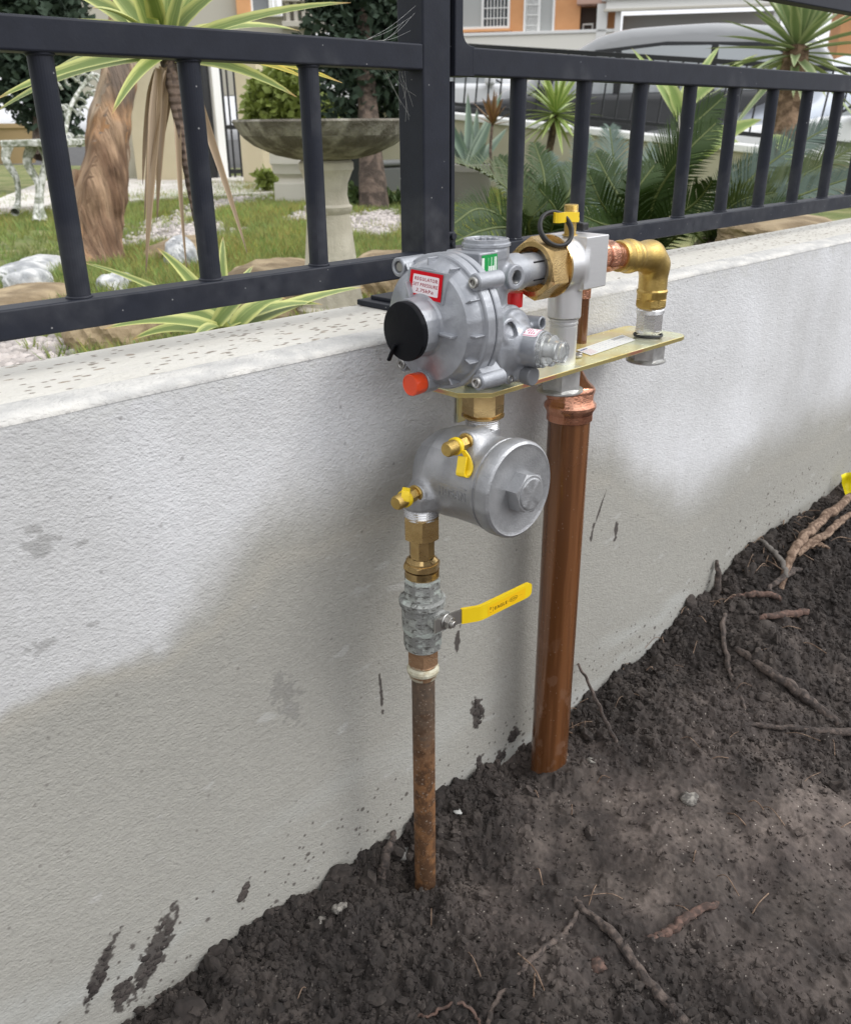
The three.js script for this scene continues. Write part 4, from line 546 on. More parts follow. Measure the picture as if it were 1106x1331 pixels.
{ // yellow strap of the test point and the black tie looped through it
  const c = V(0.7815, 0.1085, 0.07), n = 30, w = 0.0098, bandGeo = (pts) => { const curve = new THREE.CatmullRomCurve3(pts), pos = [], idx = []; for (let i = 0; i <= n; i++) { const q = curve.getPointAt(i / n), tg = curve.getTangentAt(i / n), nn = UPY.clone().cross(tg).normalize(); for (const [s, e] of [[-1, -1], [1, -1], [1, 1], [-1, 1]]) { const v = q.clone().addScaledVector(UPY, s * w / 2).addScaledVector(nn, e * 0.0011); pos.push(v.x, v.y, v.z); } } for (let i = 0; i < n; i++) for (let k = 0; k < 4; k++) { const a = i * 4 + k, b = i * 4 + (k + 1) % 4; idx.push(a, a + 4, b, b, a + 4, b + 4); } idx.push(0, 1, 2, 0, 2, 3, n * 4, n * 4 + 2, n * 4 + 1, n * 4, n * 4 + 3, n * 4 + 2); const g = new THREE.BufferGeometry(); g.setAttribute('position', new THREE.Float32BufferAttribute(pos, 3)); g.setIndex(idx); return crease(g, 0.7); };
  const t = thing('cap_strap', 'yellow plastic cap strap with black cable ties on the block\'s upright brass test point', 'strap', V(0.7815, 0.1, 0.07));
  part(t, 'strap', [orient(new THREE.LatheGeometry([[0.0062, 0], [0.009, 0.0003], [0.009, 0.0036], [0.0062, 0.004], [0.0062, 0]].map(([r, h]) => new THREE.Vector2(r, h)), 32), V(c.x, c.y - 0.0045, c.z), UPY), bandGeo([V(0.7815, 0.1085, 0.0795), V(0.771, 0.1095, 0.081), V(0.758, 0.1105, 0.0825), V(0.7465, 0.1105, 0.0835), V(0.743, 0.1105, 0.0795), V(0.748, 0.1105, 0.0755), V(0.759, 0.1095, 0.0765), V(0.771, 0.1085, 0.0765)])], M.yellow);
  const loop = (cx, cy, cz, r, nrm, k, th) => { const q = new THREE.Quaternion().setFromUnitVectors(Z1, nrm.clone().normalize()), g = new THREE.TorusGeometry(r, th, 8, 52); g.scale(1, 1, 1.5); g.applyQuaternion(q); g.translate(cx, cy, cz); return g; };
  part(t, 'cable_tie', loop(0.742, 0.0998, 0.082, 0.018, V(-0.3, 0.5, 0.8), 0, 0.0023), M.rubber);
  part(t, 'cable_tie', [tube([V(0.752, 0.108, 0.08), V(0.768, 0.1115, 0.06), V(0.79, 0.1085, 0.056), V(0.806, 0.099, 0.064)], 0.0026, 26, 8), rbox(V(0.808, 0.0965, 0.066), V(0.011, 0.008, 0.01), 0.002)], M.rubber);
}
// ---- copper stub, brass elbow and its aluminium union
{
  const A = (y) => V(0.951, y, 0.07), K = V(0.8162, 0.0655, 0.07), D = V(1, -0.105, 0).normalize(), at2 = (s) => V(0.828, 0.0645, 0.07).addScaledVector(D, s), t = thing('brass_elbow', 'brass press elbow with a copper stub turning down to the right end of the bracket', 'pipe elbow', A(-0.01));
  part(t, 'copper_stub', [rev(K, D, [[0.0125, 0], [0.0145, 0.0005], [0.0147, 0.012], [0.0168, 0.0145], [0.0176, 0.018], [0.0166, 0.0215], [0.0148, 0.024], [0.0145, 0.0285], [0.0164, 0.031], [0.0177, 0.0345], [0.0174, 0.0385], [0.0158, 0.0415], [0.0145, 0.0425], [0.0145, 0.058], [0, 0.058]], 48, 0.9)], M.copper);
  const c0 = at2(0.043), f = (() => { const bend = V(0.951, 0.0515, 0.07), L = [[sd.cap(c0, V(0.938, 0.0525, 0.07), 0.0163, 0.0168), 0], [sd.cap(V(0.938, 0.0525, 0.07), V(0.951, 0.0415, 0.07), 0.0168, 0.0172), 0.012], [sd.cap(V(0.951, 0.0415, 0.07), V(0.951, 0.014, 0.07), 0.0172, 0.0172), 0.006], [sd.cyl(at2(0.046), D, 0.0172, 0.012, 0.002), 0.003], [sd.cyl(at2(0.061), D, 0.0192, 0.010, 0.0035), 0.004], [sd.cyl(at2(0.0745), D, 0.0172, 0.004, 0.001), 0.003]], cutA = sd.box(V(0.86, 0.06, 0.07), V(0.012, 0.04, 0.04), 0.0005); return (x, y, z) => { let d = 9; for (const [g, k] of L) { const e = g(x, y, z); d = k ? smin(d, e, k) : Math.min(d, e); } return Math.max(d, -cutA(x, y, z)); }; })();
  part(t, 'elbow', cast(f, V(0.862, -0.006, 0.03), V(0.974, 0.09, 0.112), 100), M.brassYellow);
  part(t, 'press_collar', [rev(A(-0.0085), UPY, [[0.0145, 0], [0.017, 0.0004], [0.0176, 0.004], [0.0178, 0.017], [0.0185, 0.0185], [0.0186, 0.0205], [0.0172, 0.0225], [0.0168, 0.026]], 48, 0.5), hexNut(A(-0.0065), UPY, 0.0352, 0.0095, { turn: 0.5 })], M.brassYellow);
  part(t, 'union', [hexNut(A(-0.036), UPY, 0.031, 0.0215, { n: 8, turn: 0.62, ch: 0.9 }), rev(A(-0.0385), UPY, [[0, 0], [0.0158, 0], [0.0162, 0.0008], [0.0162, 0.0035], [0.014, 0.004]], 40), rev(A(-0.0155), UPY, [[0.014, 0], [0.0168, 0.0004], [0.017, 0.005], [0.0155, 0.0065], [0.0148, 0.0085], [0, 0.009]], 44)], M.turnedAl);
  part(t, 'seal_ring', new THREE.TorusGeometry(0.0165, 0.0018, 8, 44).rotateX(Math.PI / 2).translate(0.951, BY + 0.0032, 0.07), M.rubber);
  part(t, 'locknut', [hexNut(A(-0.073), UPY, 0.038, 0.0205, { turn: 0.1 }), rev(A(-0.0752), UPY, [[0, 0], [0.023, 0], [0.0245, 0.0012], [0.0245, 0.0026], [0.0195, 0.005], [0, 0.0055]], 56), rev(A(-0.053), UPY, [[0.014, 0], [0.016, 0], [0.016, 0.0045], [0.014, 0.0045]], 40)], M.zinc);
}
// ------------------------------------------------------------------ the garden behind the wall
const N3 = (s = 1) => rnd(-s, s);
M.lawn = mat([1, 1, 1], 0.95, 0, { map: mottle([0.13, 0.17, 0.045], [0.3, 0.29, 0.13], { size: 1.6, cells: 10, sharp: 0.35 }), bumpMap: grain(0.4, 60, 4), bumpScale: 0.01 });
{
  const g = new THREE.PlaneGeometry(90, 60, 140, 90).rotateX(-Math.PI / 2).translate(22, 0, -30.16), p = g.attributes.position;
  for (let i = 0; i < p.count; i++) { const x = p.getX(i), z = p.getZ(i); p.setY(i, GY - 0.01 + 0.03 * (fbm(x * 0.9, z * 0.9, 3) - 0.5) - 0.35 * sstep(9, 14, x - z * 0.35 - 4)); }
  g.computeVertexNormals(); const m = shade(new THREE.Mesh(metric(g), M.lawn)); m.name = 'lawn'; m.userData = { kind: 'structure', label: 'green garden lawn behind the wall' }; scene.add(m);
}
{ // concrete path across the lawn
  M.path = mat([1, 1, 1], 0.85, 0, { map: mottle([0.58, 0.545, 0.5], [0.7, 0.665, 0.62], { size: 3, cells: 8, sharp: 0.4 }) });
  const a = V(2.532, -0.420, -7.205), b = V(6.086, -0.420, -6.924), c = V(7.226, -0.420, -9.762), d = V(4.738, -0.420, -11.024), sh = new THREE.Shape(); sh.moveTo(a.x, -a.z); sh.lineTo(b.x, -b.z); sh.lineTo(c.x, -c.z); sh.lineTo(d.x, -d.z); sh.closePath();
  const m = shade(new THREE.Mesh(metric(new THREE.ExtrudeGeometry(sh, { depth: 0.06, bevelEnabled: false }).rotateX(-Math.PI / 2).translate(0, GY - 0.03, 0)), M.path)); m.name = 'path'; m.userData = { kind: 'structure', label: 'pale concrete garden path' }; scene.add(m);
}
const ZONES = [[V(3.983, -0.420, -3.918), 0.75, 0.35], [V(4.250, -0.420, -4.306), 0.8, 0.4], [V(2.980, -0.420, -4.637), 0.6, 0.4], [V(3.264, -0.420, -7.473), 0.9, 0.5], [V(3.804, -0.420, -5.829), 1.6, 0.35], [V(0.880, -0.420, -1.990), 0.25, 0.2], [V(4.135, -0.420, -4.869), 0.5, 0.3]];
const inGravel = (x, z) => ZONES.some(([p, a, b]) => { const t = 0.72 * (x - p.x) - 0.69 * (z - p.z), u = 0.69 * (x - p.x) + 0.72 * (z - p.z); return Math.hypot(t / (a * 0.9), u / (b * 0.6)) < 0.75 + 0.5 * fbm(x * 4, z * 4, 3); });
{ // grass: nobody could count it
  seed = 5; const pos = []; for (let k = 0; k < 7; k++) { const a = rnd(6.28), r = rnd(0, 0.02), h = rnd(0.03, 0.075), l = rnd(0.01, 0.045), w = 0.0035, x = r * Math.cos(a), z = r * Math.sin(a), dx = Math.cos(a + 1.2), dz = Math.sin(a + 1.2); pos.push(x - w * dz, 0, z + w * dx, x + w * dz, 0, z - w * dx, x + l * Math.cos(a), h, z + l * Math.sin(a)); }
  const g = new THREE.BufferGeometry(); g.setAttribute('position', new THREE.Float32BufferAttribute(pos, 3)); g.computeVertexNormals();
  const n = 40000, im = new THREE.InstancedMesh(g, mat([1, 1, 1], 0.8, 0, { transmission: 0.0 }), n), m4 = new THREE.Matrix4(), q = new THREE.Quaternion(), c = new THREE.Color(); let k = 0;
  while (k < n) { const d = rnd(2.4, 9.5), x = 0.2 + d * rnd(0.3, 0.98), z = -d * rnd(0.5, 1.0), t = fbm(x * 1.4, z * 1.4, 4); if (t < 0.42 && rnd() < 0.7) continue; if (inGravel(x, z) && rnd() < 0.93) continue; const s = rnd(0.55, 1.25) * (0.7 + 0.6 * t); m4.compose(V(x, GY - 0.012 + 0.03 * (fbm(x * 0.9, z * 0.9, 3) - 0.5), z), q.setFromAxisAngle(UPY, rnd(6.28)), V(s, s, s)); im.setMatrixAt(k, m4); const f = rnd(0.75, 1.25); im.setColorAt(k, c.setRGB(lerp(0.2, 0.5, t * rnd()) * f, lerp(0.27, 0.45, t * rnd()) * f, 0.09 * f)); k++; }
  im.name = 'grass'; im.userData = { kind: 'stuff', label: 'patchy green grass growing over the lawn' }; im.castShadow = im.receiveShadow = true; scene.add(im);
}
M.whiteStone = mat([1, 1, 1], 0.8, 0, { map: mottle([0.3, 0.31, 0.32], [0.66, 0.66, 0.65], { size: 0.35, cells: 8, sharp: 0.3 }), bumpMap: grain(0.3, 20, 5), bumpScale: 0.006 });
M.sandstone = mat([1, 1, 1], 0.92, 0, { map: mottle([0.20, 0.145, 0.082], [0.40, 0.31, 0.19], { size: 0.5, cells: 7, sharp: 0.32 }), bumpMap: grain(0.4, 16, 5), bumpScale: 0.008 });
function rock(name, label, cat, p, s, m, turn = 0, rough = 0.3, group) {
  const g = new THREE.IcosahedronGeometry(1, 12), q = g.attributes.position, o = rnd(100);
  for (let i = 0; i < q.count; i++) { let x = q.getX(i), y = q.getY(i), z = q.getZ(i); const cube = 1 / Math.pow(Math.abs(x) ** 4 + Math.abs(y) ** 4 + Math.abs(z) ** 4, 0.25), k = lerp(1, cube, 0.7) * (1 + rough * (fbm(x * 1.3 + o, y * 1.3 + z * 1.1 + o, 4) - 0.5) * 2 + 0.08 * (fbm(x * 6 + o, (y + z) * 6, 3) - 0.5)); q.setXYZ(i, x * k * s.x, y * k * s.y, z * k * s.z); }
  g.rotateY(turn); g.translate(p.x, p.y, p.z); const h = g; h.computeVertexNormals();
  return solo(name, label, cat, h, m, { p: V(p.x, GY, p.z), group });
}
seed = 33;
rock('white_rock', 'large smooth white rock on the lawn at the far left, beside the fence bar', 'rock', V(1.443, -0.420, -3.246), V(0.12, 0.08, 0.08), M.whiteStone, 0.75, 0.16);
rock('grey_rock', 'flat grey rock lying behind the large white rock at the far left', 'rock', V(1.631, -0.420, -3.672), V(0.22, 0.06, 0.11), M.whiteStone, 0.8, 0.25);
rock('white_rock', 'angular white rock tilted up between the tree trunk and the hanging dead leaves', 'rock', V(2.214, -0.400, -3.333), V(0.14, 0.11, 0.08), M.whiteStone, 1.1, 0.3);
rock('white_rock', 'small bluish white rock at the foot of the tree trunk', 'rock', V(1.712, -0.420, -3.016), V(0.1, 0.05, 0.06), M.whiteStone, 0.75, 0.2);
rock('sandstone_slab', 'flat pinkish sandstone slab beside the tree trunk', 'stone', V(2.451, -0.400, -3.739), V(0.36, 0.06, 0.14), M.sandstone, 0.75, 0.12);
rock('sandstone_block', 'rounded sandstone block with cut grooves at the left end of the garden edging', 'stone', V(1.337, -0.420, -2.117), V(0.34, 0.115, 0.16), M.sandstone, 0.78, 0.12);
rock('sandstone_block', 'long sandstone block behind the low yucca leaves', 'stone', V(1.867, -0.400, -2.104), V(0.48, 0.135, 0.17), M.sandstone, 0.78, 0.1);
rock('sandstone_block', 'buff sandstone block just left of the fence post', 'stone', V(2.436, -0.390, -2.079), V(0.38, 0.115, 0.17), M.sandstone, 0.78, 0.1);
rock('sandstone_block', 'tan sandstone block under the left fence panel, farthest left', 'stone', V(1.219, -0.440, -2.830), V(0.36, 0.08, 0.15), M.sandstone, 0.78, 0.12);
rock('sandstone_block', 'brown sandstone block behind the wall under the right fence panel', 'stone', V(2.781, -0.119, -0.639), V(0.24, 0.055, 0.16), M.sandstone, 0.2, 0.14);
{ // gravel
  M.gravel = mat([1, 1, 1], 0.85); seed = 71;
  const bank = [lumpGeo(1, 1, 0.3)], im = new THREE.InstancedMesh(bank[0], M.gravel, 5000), m4 = new THREE.Matrix4(), q = new THREE.Quaternion(), e = new THREE.Euler(), c = new THREE.Color();
  const zones = ZONES;
  for (let k = 0; k < 5000; k++) { const [p, a, b] = zones[k % zones.length], t = N3() , u = N3() * N3(), s = rnd(0.008, 0.024); const x = p.x + 0.72 * a * t + 0.69 * b * u, z = p.z - 0.69 * a * t + 0.72 * b * u; m4.compose(V(x, GY - 0.005 + s * 0.4, z), q.setFromEuler(e.set(rnd(6), rnd(6), rnd(6))), V(s, s, s)); im.setMatrixAt(k, m4); const f = rnd(0.26, 0.58); im.setColorAt(k, c.setRGB(f * 1.04, f * 0.94, f * 0.88)); }
  im.name = 'gravel'; im.userData = { kind: 'stuff', label: 'scattered pale pebbles in patches on the lawn' }; im.castShadow = im.receiveShadow = true; scene.add(im);
}
// ---- bird bath
{
  const p = V(1.901, 0.218, -1.766), Y = p.y, t = thing('bird_bath', 'weathered concrete bird bath with a wide shallow bowl on a fluted pedestal', 'bird bath', V(p.x, GY, p.z)), A = (y) => V(p.x, y, p.z);
  M.concrete = mat([1, 1, 1], 0.95, 0, { map: tex(512, 512, (u, v) => { const n = fbm(u * 6, v * 6, 6, 6, 6, 0.6), s = fbm(u * 26, v * 26, 4, 26); let c = mix3([0.14, 0.125, 0.10], [0.36, 0.34, 0.29], sstep(0.32, 0.66, n)); return mul3(c, 0.75 + 0.5 * s); }, { size: [0.35, 0.35] }), bumpMap: grain(0.2, 40, 5), bumpScale: 0.004 });
  M.pale = mat([1, 1, 1], 0.92, 0, { map: mottle([0.5, 0.46, 0.37], [0.68, 0.635, 0.53], { size: 0.3, cells: 6, sharp: 0.4 }), bumpMap: grain(0.2, 40, 4), bumpScale: 0.002 });
  part(t, 'bowl', rev(A(Y - 0.118), UPY, [[0, 0], [0.1, 0.001], [0.16, 0.014], [0.225, 0.042], [0.252, 0.062], [0.262, 0.072], [0.285, 0.106], [0.288, 0.112], [0.284, 0.118], [0.266, 0.117], [0.24, 0.09], [0.18, 0.06], [0, 0.045]], 72, 0.5), M.concrete);
  const prof = [[0.13, GY], [0.13, GY + 0.05], [0.105, GY + 0.06], [0.098, GY + 0.1], [0.07, Y - 0.285], [0.078, Y - 0.275], [0.08, Y - 0.262], [0.07, Y - 0.254], [0.064, Y - 0.225], [0.068, Y - 0.19], [0.083, Y - 0.155], [0.088, Y - 0.148], [0.088, Y - 0.128], [0.08, Y - 0.12], [0, Y - 0.118]];
  const g = new THREE.LatheGeometry(prof.map(([r, y]) => new THREE.Vector2(r, y)), 64), q = g.attributes.position; for (let i = 0; i < q.count; i++) { const y = q.getY(i), a = Math.atan2(q.getZ(i), q.getX(i)), f = y > GY + 0.09 && y < Y - 0.288 ? 1 - 0.05 * (0.5 + 0.5 * Math.cos(a * 14)) : 1; q.setXYZ(i, q.getX(i) * f + p.x, y, q.getZ(i) * f + p.z); } g.computeVertexNormals();
  part(t, 'pedestal', crease(g, 0.6), M.pale);
}
// ---- leaves
function blade(a, b, w, { sag = V(0, 0, 0), fold = 0.35, n = 9, up = UPY, belly = 0.3, twist = 0 } = {}) {   // long leaf from a to b, folded along its middle
  const c = a.clone().add(b).multiplyScalar(0.5).add(sag), pos = [], uv = [], idx = [], L = a.distanceTo(b);
  for (let i = 0; i <= n; i++) {
    const t = i / n, q = a.clone().multiplyScalar((1 - t) ** 2).addScaledVector(c, 2 * t * (1 - t)).addScaledVector(b, t * t), d = c.clone().sub(a).multiplyScalar(1 - t).addScaledVector(b.clone().sub(c), t).normalize();
    let s = d.clone().cross(up); if (s.lengthSq() < 0.01) s = d.clone().cross(V(1, 0, 0.3)); s.normalize(); const nn = s.clone().cross(d).normalize(); if (twist) { s.applyAxisAngle(d, twist * t); nn.applyAxisAngle(d, twist * t); }
    const k = w / 2 * (t < belly ? lerp(0.62, 1, Math.sin(t / belly * Math.PI / 2)) : Math.pow(Math.max(0, 1 - (t - belly) / (1 - belly)), 0.75)) + 0.0004;
    for (const e of [-1, 0, 1]) { const v = q.clone().addScaledVector(s, e * k).addScaledVector(nn, Math.abs(e) * k * fold); pos.push(v.x, v.y, v.z); uv.push((e + 1) / 2, t); }
  }
  for (let i = 0; i < n; i++) for (let k = 0; k < 2; k++) { const p = i * 3 + k; idx.push(p, p + 3, p + 1, p + 1, p + 3, p + 4); }
  const g = new THREE.BufferGeometry(); g.setAttribute('position', new THREE.Float32BufferAttribute(pos, 3)); g.setAttribute('uv', new THREE.Float32BufferAttribute(uv, 2)); g.setIndex(idx); g.computeVertexNormals(); return g;
}
const leafMat = (mid, edge, m2, stripe = 0.28) => mat([1, 1, 1], 0.5, 0, { transmission: 0.12, thickness: 0, map: tex(128, 256, (u, v) => { const d = Math.abs(u - 0.5) * 2, n = fbm(u * 14, v * 3 + 4, 3), lines = 0.85 + 0.3 * fbm(u * 40, v * 1.5, 2); let c = mix3(mid, edge, sstep(stripe, stripe + 0.45, d + (n - 0.5) * 0.5)); c = mix3(c, m2, sstep(0.88, 1, v)); return mul3(c, lines); }) });
M.yuccaStriped = leafMat([0.155, 0.22, 0.045], [0.50, 0.52, 0.17], [0.42, 0.26, 0.09]);
M.yuccaYellow = leafMat([0.34, 0.32, 0.03], [0.64, 0.48, 0.06], [0.45, 0.3, 0.1]);
M.yuccaGreen = leafMat([0.23, 0.31, 0.14], [0.44, 0.49, 0.27], [0.3, 0.3, 0.12]);
M.yuccaLime = leafMat([0.25, 0.36, 0.09], [0.48, 0.55, 0.2], [0.35, 0.35, 0.12]);
M.deadLeaf = leafMat([0.24, 0.165, 0.09], [0.36, 0.26, 0.16], [0.15, 0.1, 0.06], 0.5);
M.bark = mat([1, 1, 1], 0.95, 0, { map: mottle([0.06, 0.042, 0.032], [0.17, 0.12, 0.09], { size: 0.2, cells: 9 }), bumpMap: tex(256, 512, (u, v) => 0.5 + 0.5 * Math.sin(v * 6.283 * 14 + 2 * fbm(u * 8, v * 8, 3, 8)), { color: false, size: [0.2, 0.2] }), bumpScale: 0.004 });
{
  seed = 12;
  const t = thing('yucca_plant', 'tall striped yucca with hanging dead leaves close behind the left fence panel', 'yucca', V(0.844, -0.154, -0.739));
  part(t, 'trunk', taperTube([V(0.823, -0.188, -0.708), V(0.854, -0.116, -0.753), V(0.885, -0.032, -0.834), V(0.907, 0.059, -0.899), V(0.943, 0.178, -0.982), V(0.963, 0.266, -1.031), V(0.982, 0.315, -1.073)], [0.021, 0.021, 0.012, 0.01, 0.0105, 0.012, 0.016], 60, 12, 0.12, 60), M.bark);
  const C0 = V(0.983, 0.329, -1.081);
  const tips = [V(1.145, 0.396, -0.708), V(0.665, 0.244, -1.153), V(0.776, 0.223, -1.488), V(0.913, 0.308, -1.483), V(0.787, 0.219, -0.944), V(1.129, 0.249, -0.861), V(0.892, 0.464, -1.371), V(0.898, 0.506, -1.239), V(0.904, 0.500, -1.079), V(1.101, 0.576, -1.315), V(1.051, 0.552, -1.120), V(1.020, 0.511, -0.974), V(1.181, 0.521, -1.128), V(1.112, 0.454, -0.926), V(1.208, 0.482, -1.230), V(0.816, 0.391, -1.022), V(1.342, 0.391, -1.122), V(0.864, 0.444, -0.932), V(0.809, 0.376, -1.322), V(1.197, 0.518, -1.338)];
  tips.forEach((b, i) => part(t, 'leaf', blade(C0.clone().add(V(N3(0.01), N3(0.012), N3(0.01))), b, 0.036 + rnd(0.008), { sag: V(0, 0.03 + rnd(0.03), 0), fold: 0.4, up: V(-0.5, 0.8, 0.5).normalize(), n: 10 }), M.yuccaStriped, { keepUV: true }));
  for (const b of [V(1.143, 0.270, -0.739), V(1.189, 0.282, -0.899)]) part(t, 'leaf', blade(C0.clone(), b, 0.03, { sag: V(0, 0.035, 0), up: V(-0.5, 0.8, 0.5).normalize() }), M.yuccaYellow, { keepUV: true, label: 'yellowing leaf' });
  for (const [a, b, w] of [[V(0.961, 0.303, -1.056), V(0.840, 0.034, -0.978), 0.02], [V(0.949, 0.300, -1.050), V(0.809, -0.055, -0.939), 0.02], [V(0.963, 0.300, -1.052), V(0.866, 0.029, -0.980), 0.018], [V(0.967, 0.294, -1.044), V(0.887, 0.096, -1.016), 0.024], [V(1.003, 0.299, -1.043), V(0.940, -0.019, -0.789), 0.016], [V(1.002, 0.288, -1.037), V(0.980, 0.066, -0.893), 0.014], [V(0.962, 0.299, -1.083), V(0.868, 0.097, -1.020), 0.015], [V(0.987, 0.288, -1.051), V(0.838, -0.054, -0.836), 0.012]])
    part(t, 'dead_leaf', blade(a, b, w * 1.15, { sag: V(N3(0.01), 0.015, N3(0.01)), fold: 0.7, up: V(-0.6, 0.3, 0.7).normalize(), belly: 0.25, twist: N3(1.2), n: 12 }), M.deadLeaf, { keepUV: true });
}
{
  seed = 14;
  const B0 = V(0.822, -0.128, -0.700), t = thing('yucca_offshoot', 'low clump of striped yucca leaves under the left fence panel\'s bottom rail', 'yucca', V(B0.x, B0.y, B0.z));
  for (const [b, w] of [[V(0.605, -0.095, -0.701), 0.03], [V(0.677, -0.133, -0.760), 0.03], [V(0.828, -0.009, -0.918), 0.03], [V(0.762, -0.046, -1.111), 0.018], [V(0.815, -0.155, -0.917), 0.034], [V(0.786, -0.112, -0.820), 0.034], [V(0.873, -0.051, -0.622), 0.04], [V(0.956, -0.092, -0.699), 0.036], [V(0.978, -0.002, -0.929), 0.022], [V(0.902, -0.053, -0.895), 0.028], [V(1.063, -0.069, -0.958), 0.026], [V(1.250, -0.121, -0.823), 0.034], [V(1.082, -0.127, -0.753), 0.03], [V(0.699, -0.117, -0.598), 0.03], [V(0.828, -0.085, -0.871), 0.02]]) part(t, 'leaf', blade(B0.clone().add(V(N3(0.015), N3(0.012), N3(0.015))), b, w, { sag: V(0, 0.03, 0), fold: 0.35, up: V(-0.4, 0.8, 0.5).normalize() }), M.yuccaStriped, { keepUV: true });
}
// ---- cut tree at the left
{
  seed = 17;
  M.trunk = mat([1, 1, 1], 0.9, 0, { map: tex(512, 512, (u, v) => { const n = fbm(u * 12, v * 3, 6, 12, 3, 0.6), k = fbm(u * 4 + 2, v * 3, 5, 4, 3), f = fbm(u * 50, v * 12, 3, 50, 12); let c = mix3([0.15, 0.085, 0.048], [0.36, 0.24, 0.15], sstep(0.3, 0.68, n)); c = mix3(c, [0.12, 0.095, 0.08], 0.85 * sstep(0.56, 0.68, k)); c = mix3(c, [0.46, 0.24, 0.10], 0.45 * sstep(0.58, 0.7, fbm(u * 5 + 9, v * 4, 4, 5, 4))); c = mix3(c, [0.5, 0.4, 0.29], 0.6 * sstep(0.56, 0.7, fbm(u * 9 + 4, v * 3, 5, 9, 3))); return mul3(c, 0.6 + 0.75 * f); }, { size: [0.7, 1.1] }), bumpMap: tex(512, 512, (u, v) => fbm(u * 20, v * 4, 6, 20, 4, 0.6), { color: false, size: [0.5, 0.8] }), bumpScale: 0.03 });
  const t = thing('tree_trunk', 'stout peeling brown tree trunk at the left of the garden', 'tree', V(1.960, -0.420, -3.685));
  part(t, 'trunk', [taperTube([V(1.964, -0.454, -3.721), V(1.999, -0.341, -3.756), V(2.051, -0.172, -3.808), V(2.116, -0.018, -3.840), V(2.248, 0.291, -3.901), V(2.338, 0.486, -3.963), V(2.469, 0.725, -4.103), V(2.644, 1.030, -4.271)], [0.13, 0.118, 0.115, 0.098, 0.083, 0.07, 0.066, 0.06], 90, 28, 0.3, 9), taperTube([V(1.904, -0.432, -3.792), V(1.954, -0.270, -3.842), V(1.983, -0.110, -3.881), V(2.021, 0.006, -3.885)], [0.075, 0.07, 0.062, 0.03], 24, 14, 0.3, 8)], M.trunk);
}
// ---- garden seat, white paint worn green
{
  seed = 19; const P = (u, v, d) => null, t = thing('iron_bench', 'ornate garden bench with flaking white and green paint at the far left', 'bench', V(2.605, -0.420, -6.019));
  M.worn = mat([1, 1, 1], 0.8, 0, { map: mottle([0.2, 0.22, 0.15], [0.7, 0.7, 0.66], { size: 0.3, cells: 14, sharp: 0.22 }) });
  const T = (pts, r) => taperTube(pts, r, 20, 8);
  part(t, 'seat', [rbox(V(0, 0, 0), V(1.0, 0.045, 0.42), 0.01).applyMatrix4(new THREE.Matrix4().makeRotationY(0.8).setPosition(V(3.000, 0.105, -6.397)))], M.worn);
  for (const pts of [[V(2.725, 0.085, -6.194), V(2.670, -0.015, -6.186), V(2.679, -0.167, -6.086), V(2.624, -0.318, -6.047), V(2.574, -0.409, -5.964)], [V(2.737, 0.102, -6.647), V(2.688, -0.003, -6.631), V(2.703, -0.141, -6.532), V(2.663, -0.299, -6.475), V(2.583, -0.364, -6.360)], [V(2.781, 0.084, -6.141), V(2.781, 0.009, -6.094), V(2.706, -0.142, -6.074), V(2.651, -0.308, -6.027), V(2.611, -0.414, -5.925)]]) part(t, 'leg', T(pts, [0.042, 0.03, 0.022, 0.02, 0.032]), M.worn);
  const sc = []; for (let k = 0; k < 22; k++) { const c = V(3.304, 0.292, -6.672).add(V(N3(0.24), N3(0.26), N3(0.2))), r = rnd(0.03, 0.07), pts = []; for (let i = 0; i <= 12; i++) { const a = i / 12 * rnd(4.5, 5), q = r * (1 - i / 20); pts.push(V(c.x + 0.7 * q * Math.cos(a), c.y + q * Math.sin(a), c.z + 0.7 * q * Math.cos(a))); } sc.push(tube(pts, 0.011, 20, 5)); }
  sc.push(tube([V(3.088, 0.119, -6.472), V(3.239, 0.346, -6.616), V(3.404, 0.501, -6.704), V(3.553, 0.600, -6.772), V(3.545, 0.460, -6.694), V(3.414, 0.124, -6.616)], 0.016, 30, 6));
  part(t, 'scroll_backrest', sc, M.worn);
}
// ---- conifers and shrubs: trunk, limbs and a crown of many small sprays
function sprays(n, place, leaf, seedV) { seed = seedV; const pos = [], nor = []; for (let k = 0; k < n; k++) { const [c, r] = place(), a = rnd(6.28), e = rnd(-1, 1), s = Math.sqrt(1 - e * e), d = V(s * Math.cos(a), e * 0.8 + 0.25, s * Math.sin(a)).normalize(), w = d.clone().cross(V(rnd(-1, 1), rnd(-1, 1), rnd(-1, 1))).normalize(), l = leaf * rnd(0.6, 1.4), h = l * rnd(0.22, 0.42), m = c.clone().addScaledVector(d, l * 0.5), q = c.clone().addScaledVector(d, l); for (const v of [c, m.clone().addScaledVector(w, h), q, c, q, m.clone().addScaledVector(w, -h)]) pos.push(v.x, v.y, v.z); } const g = new THREE.BufferGeometry(); g.setAttribute('position', new THREE.Float32BufferAttribute(pos, 3)); g.computeVertexNormals(); return g; }
const inBlobs = (blobs) => { const tot = blobs.reduce((s, b) => s + b[1] ** 2, 0); return () => { let k = rnd(tot), i = 0; while (k > blobs[i][1] ** 2 && i < blobs.length - 1) { k -= blobs[i][1] ** 2; i++; } const [c, r, f = 1] = blobs[i], a = rnd(6.28), e = rnd(-1, 1), s = Math.sqrt(1 - e * e), q = r * Math.pow(rnd(), 0.4); return [V(c.x + q * s * Math.cos(a), c.y + q * e * f, c.z + q * s * Math.sin(a)), q]; }; };
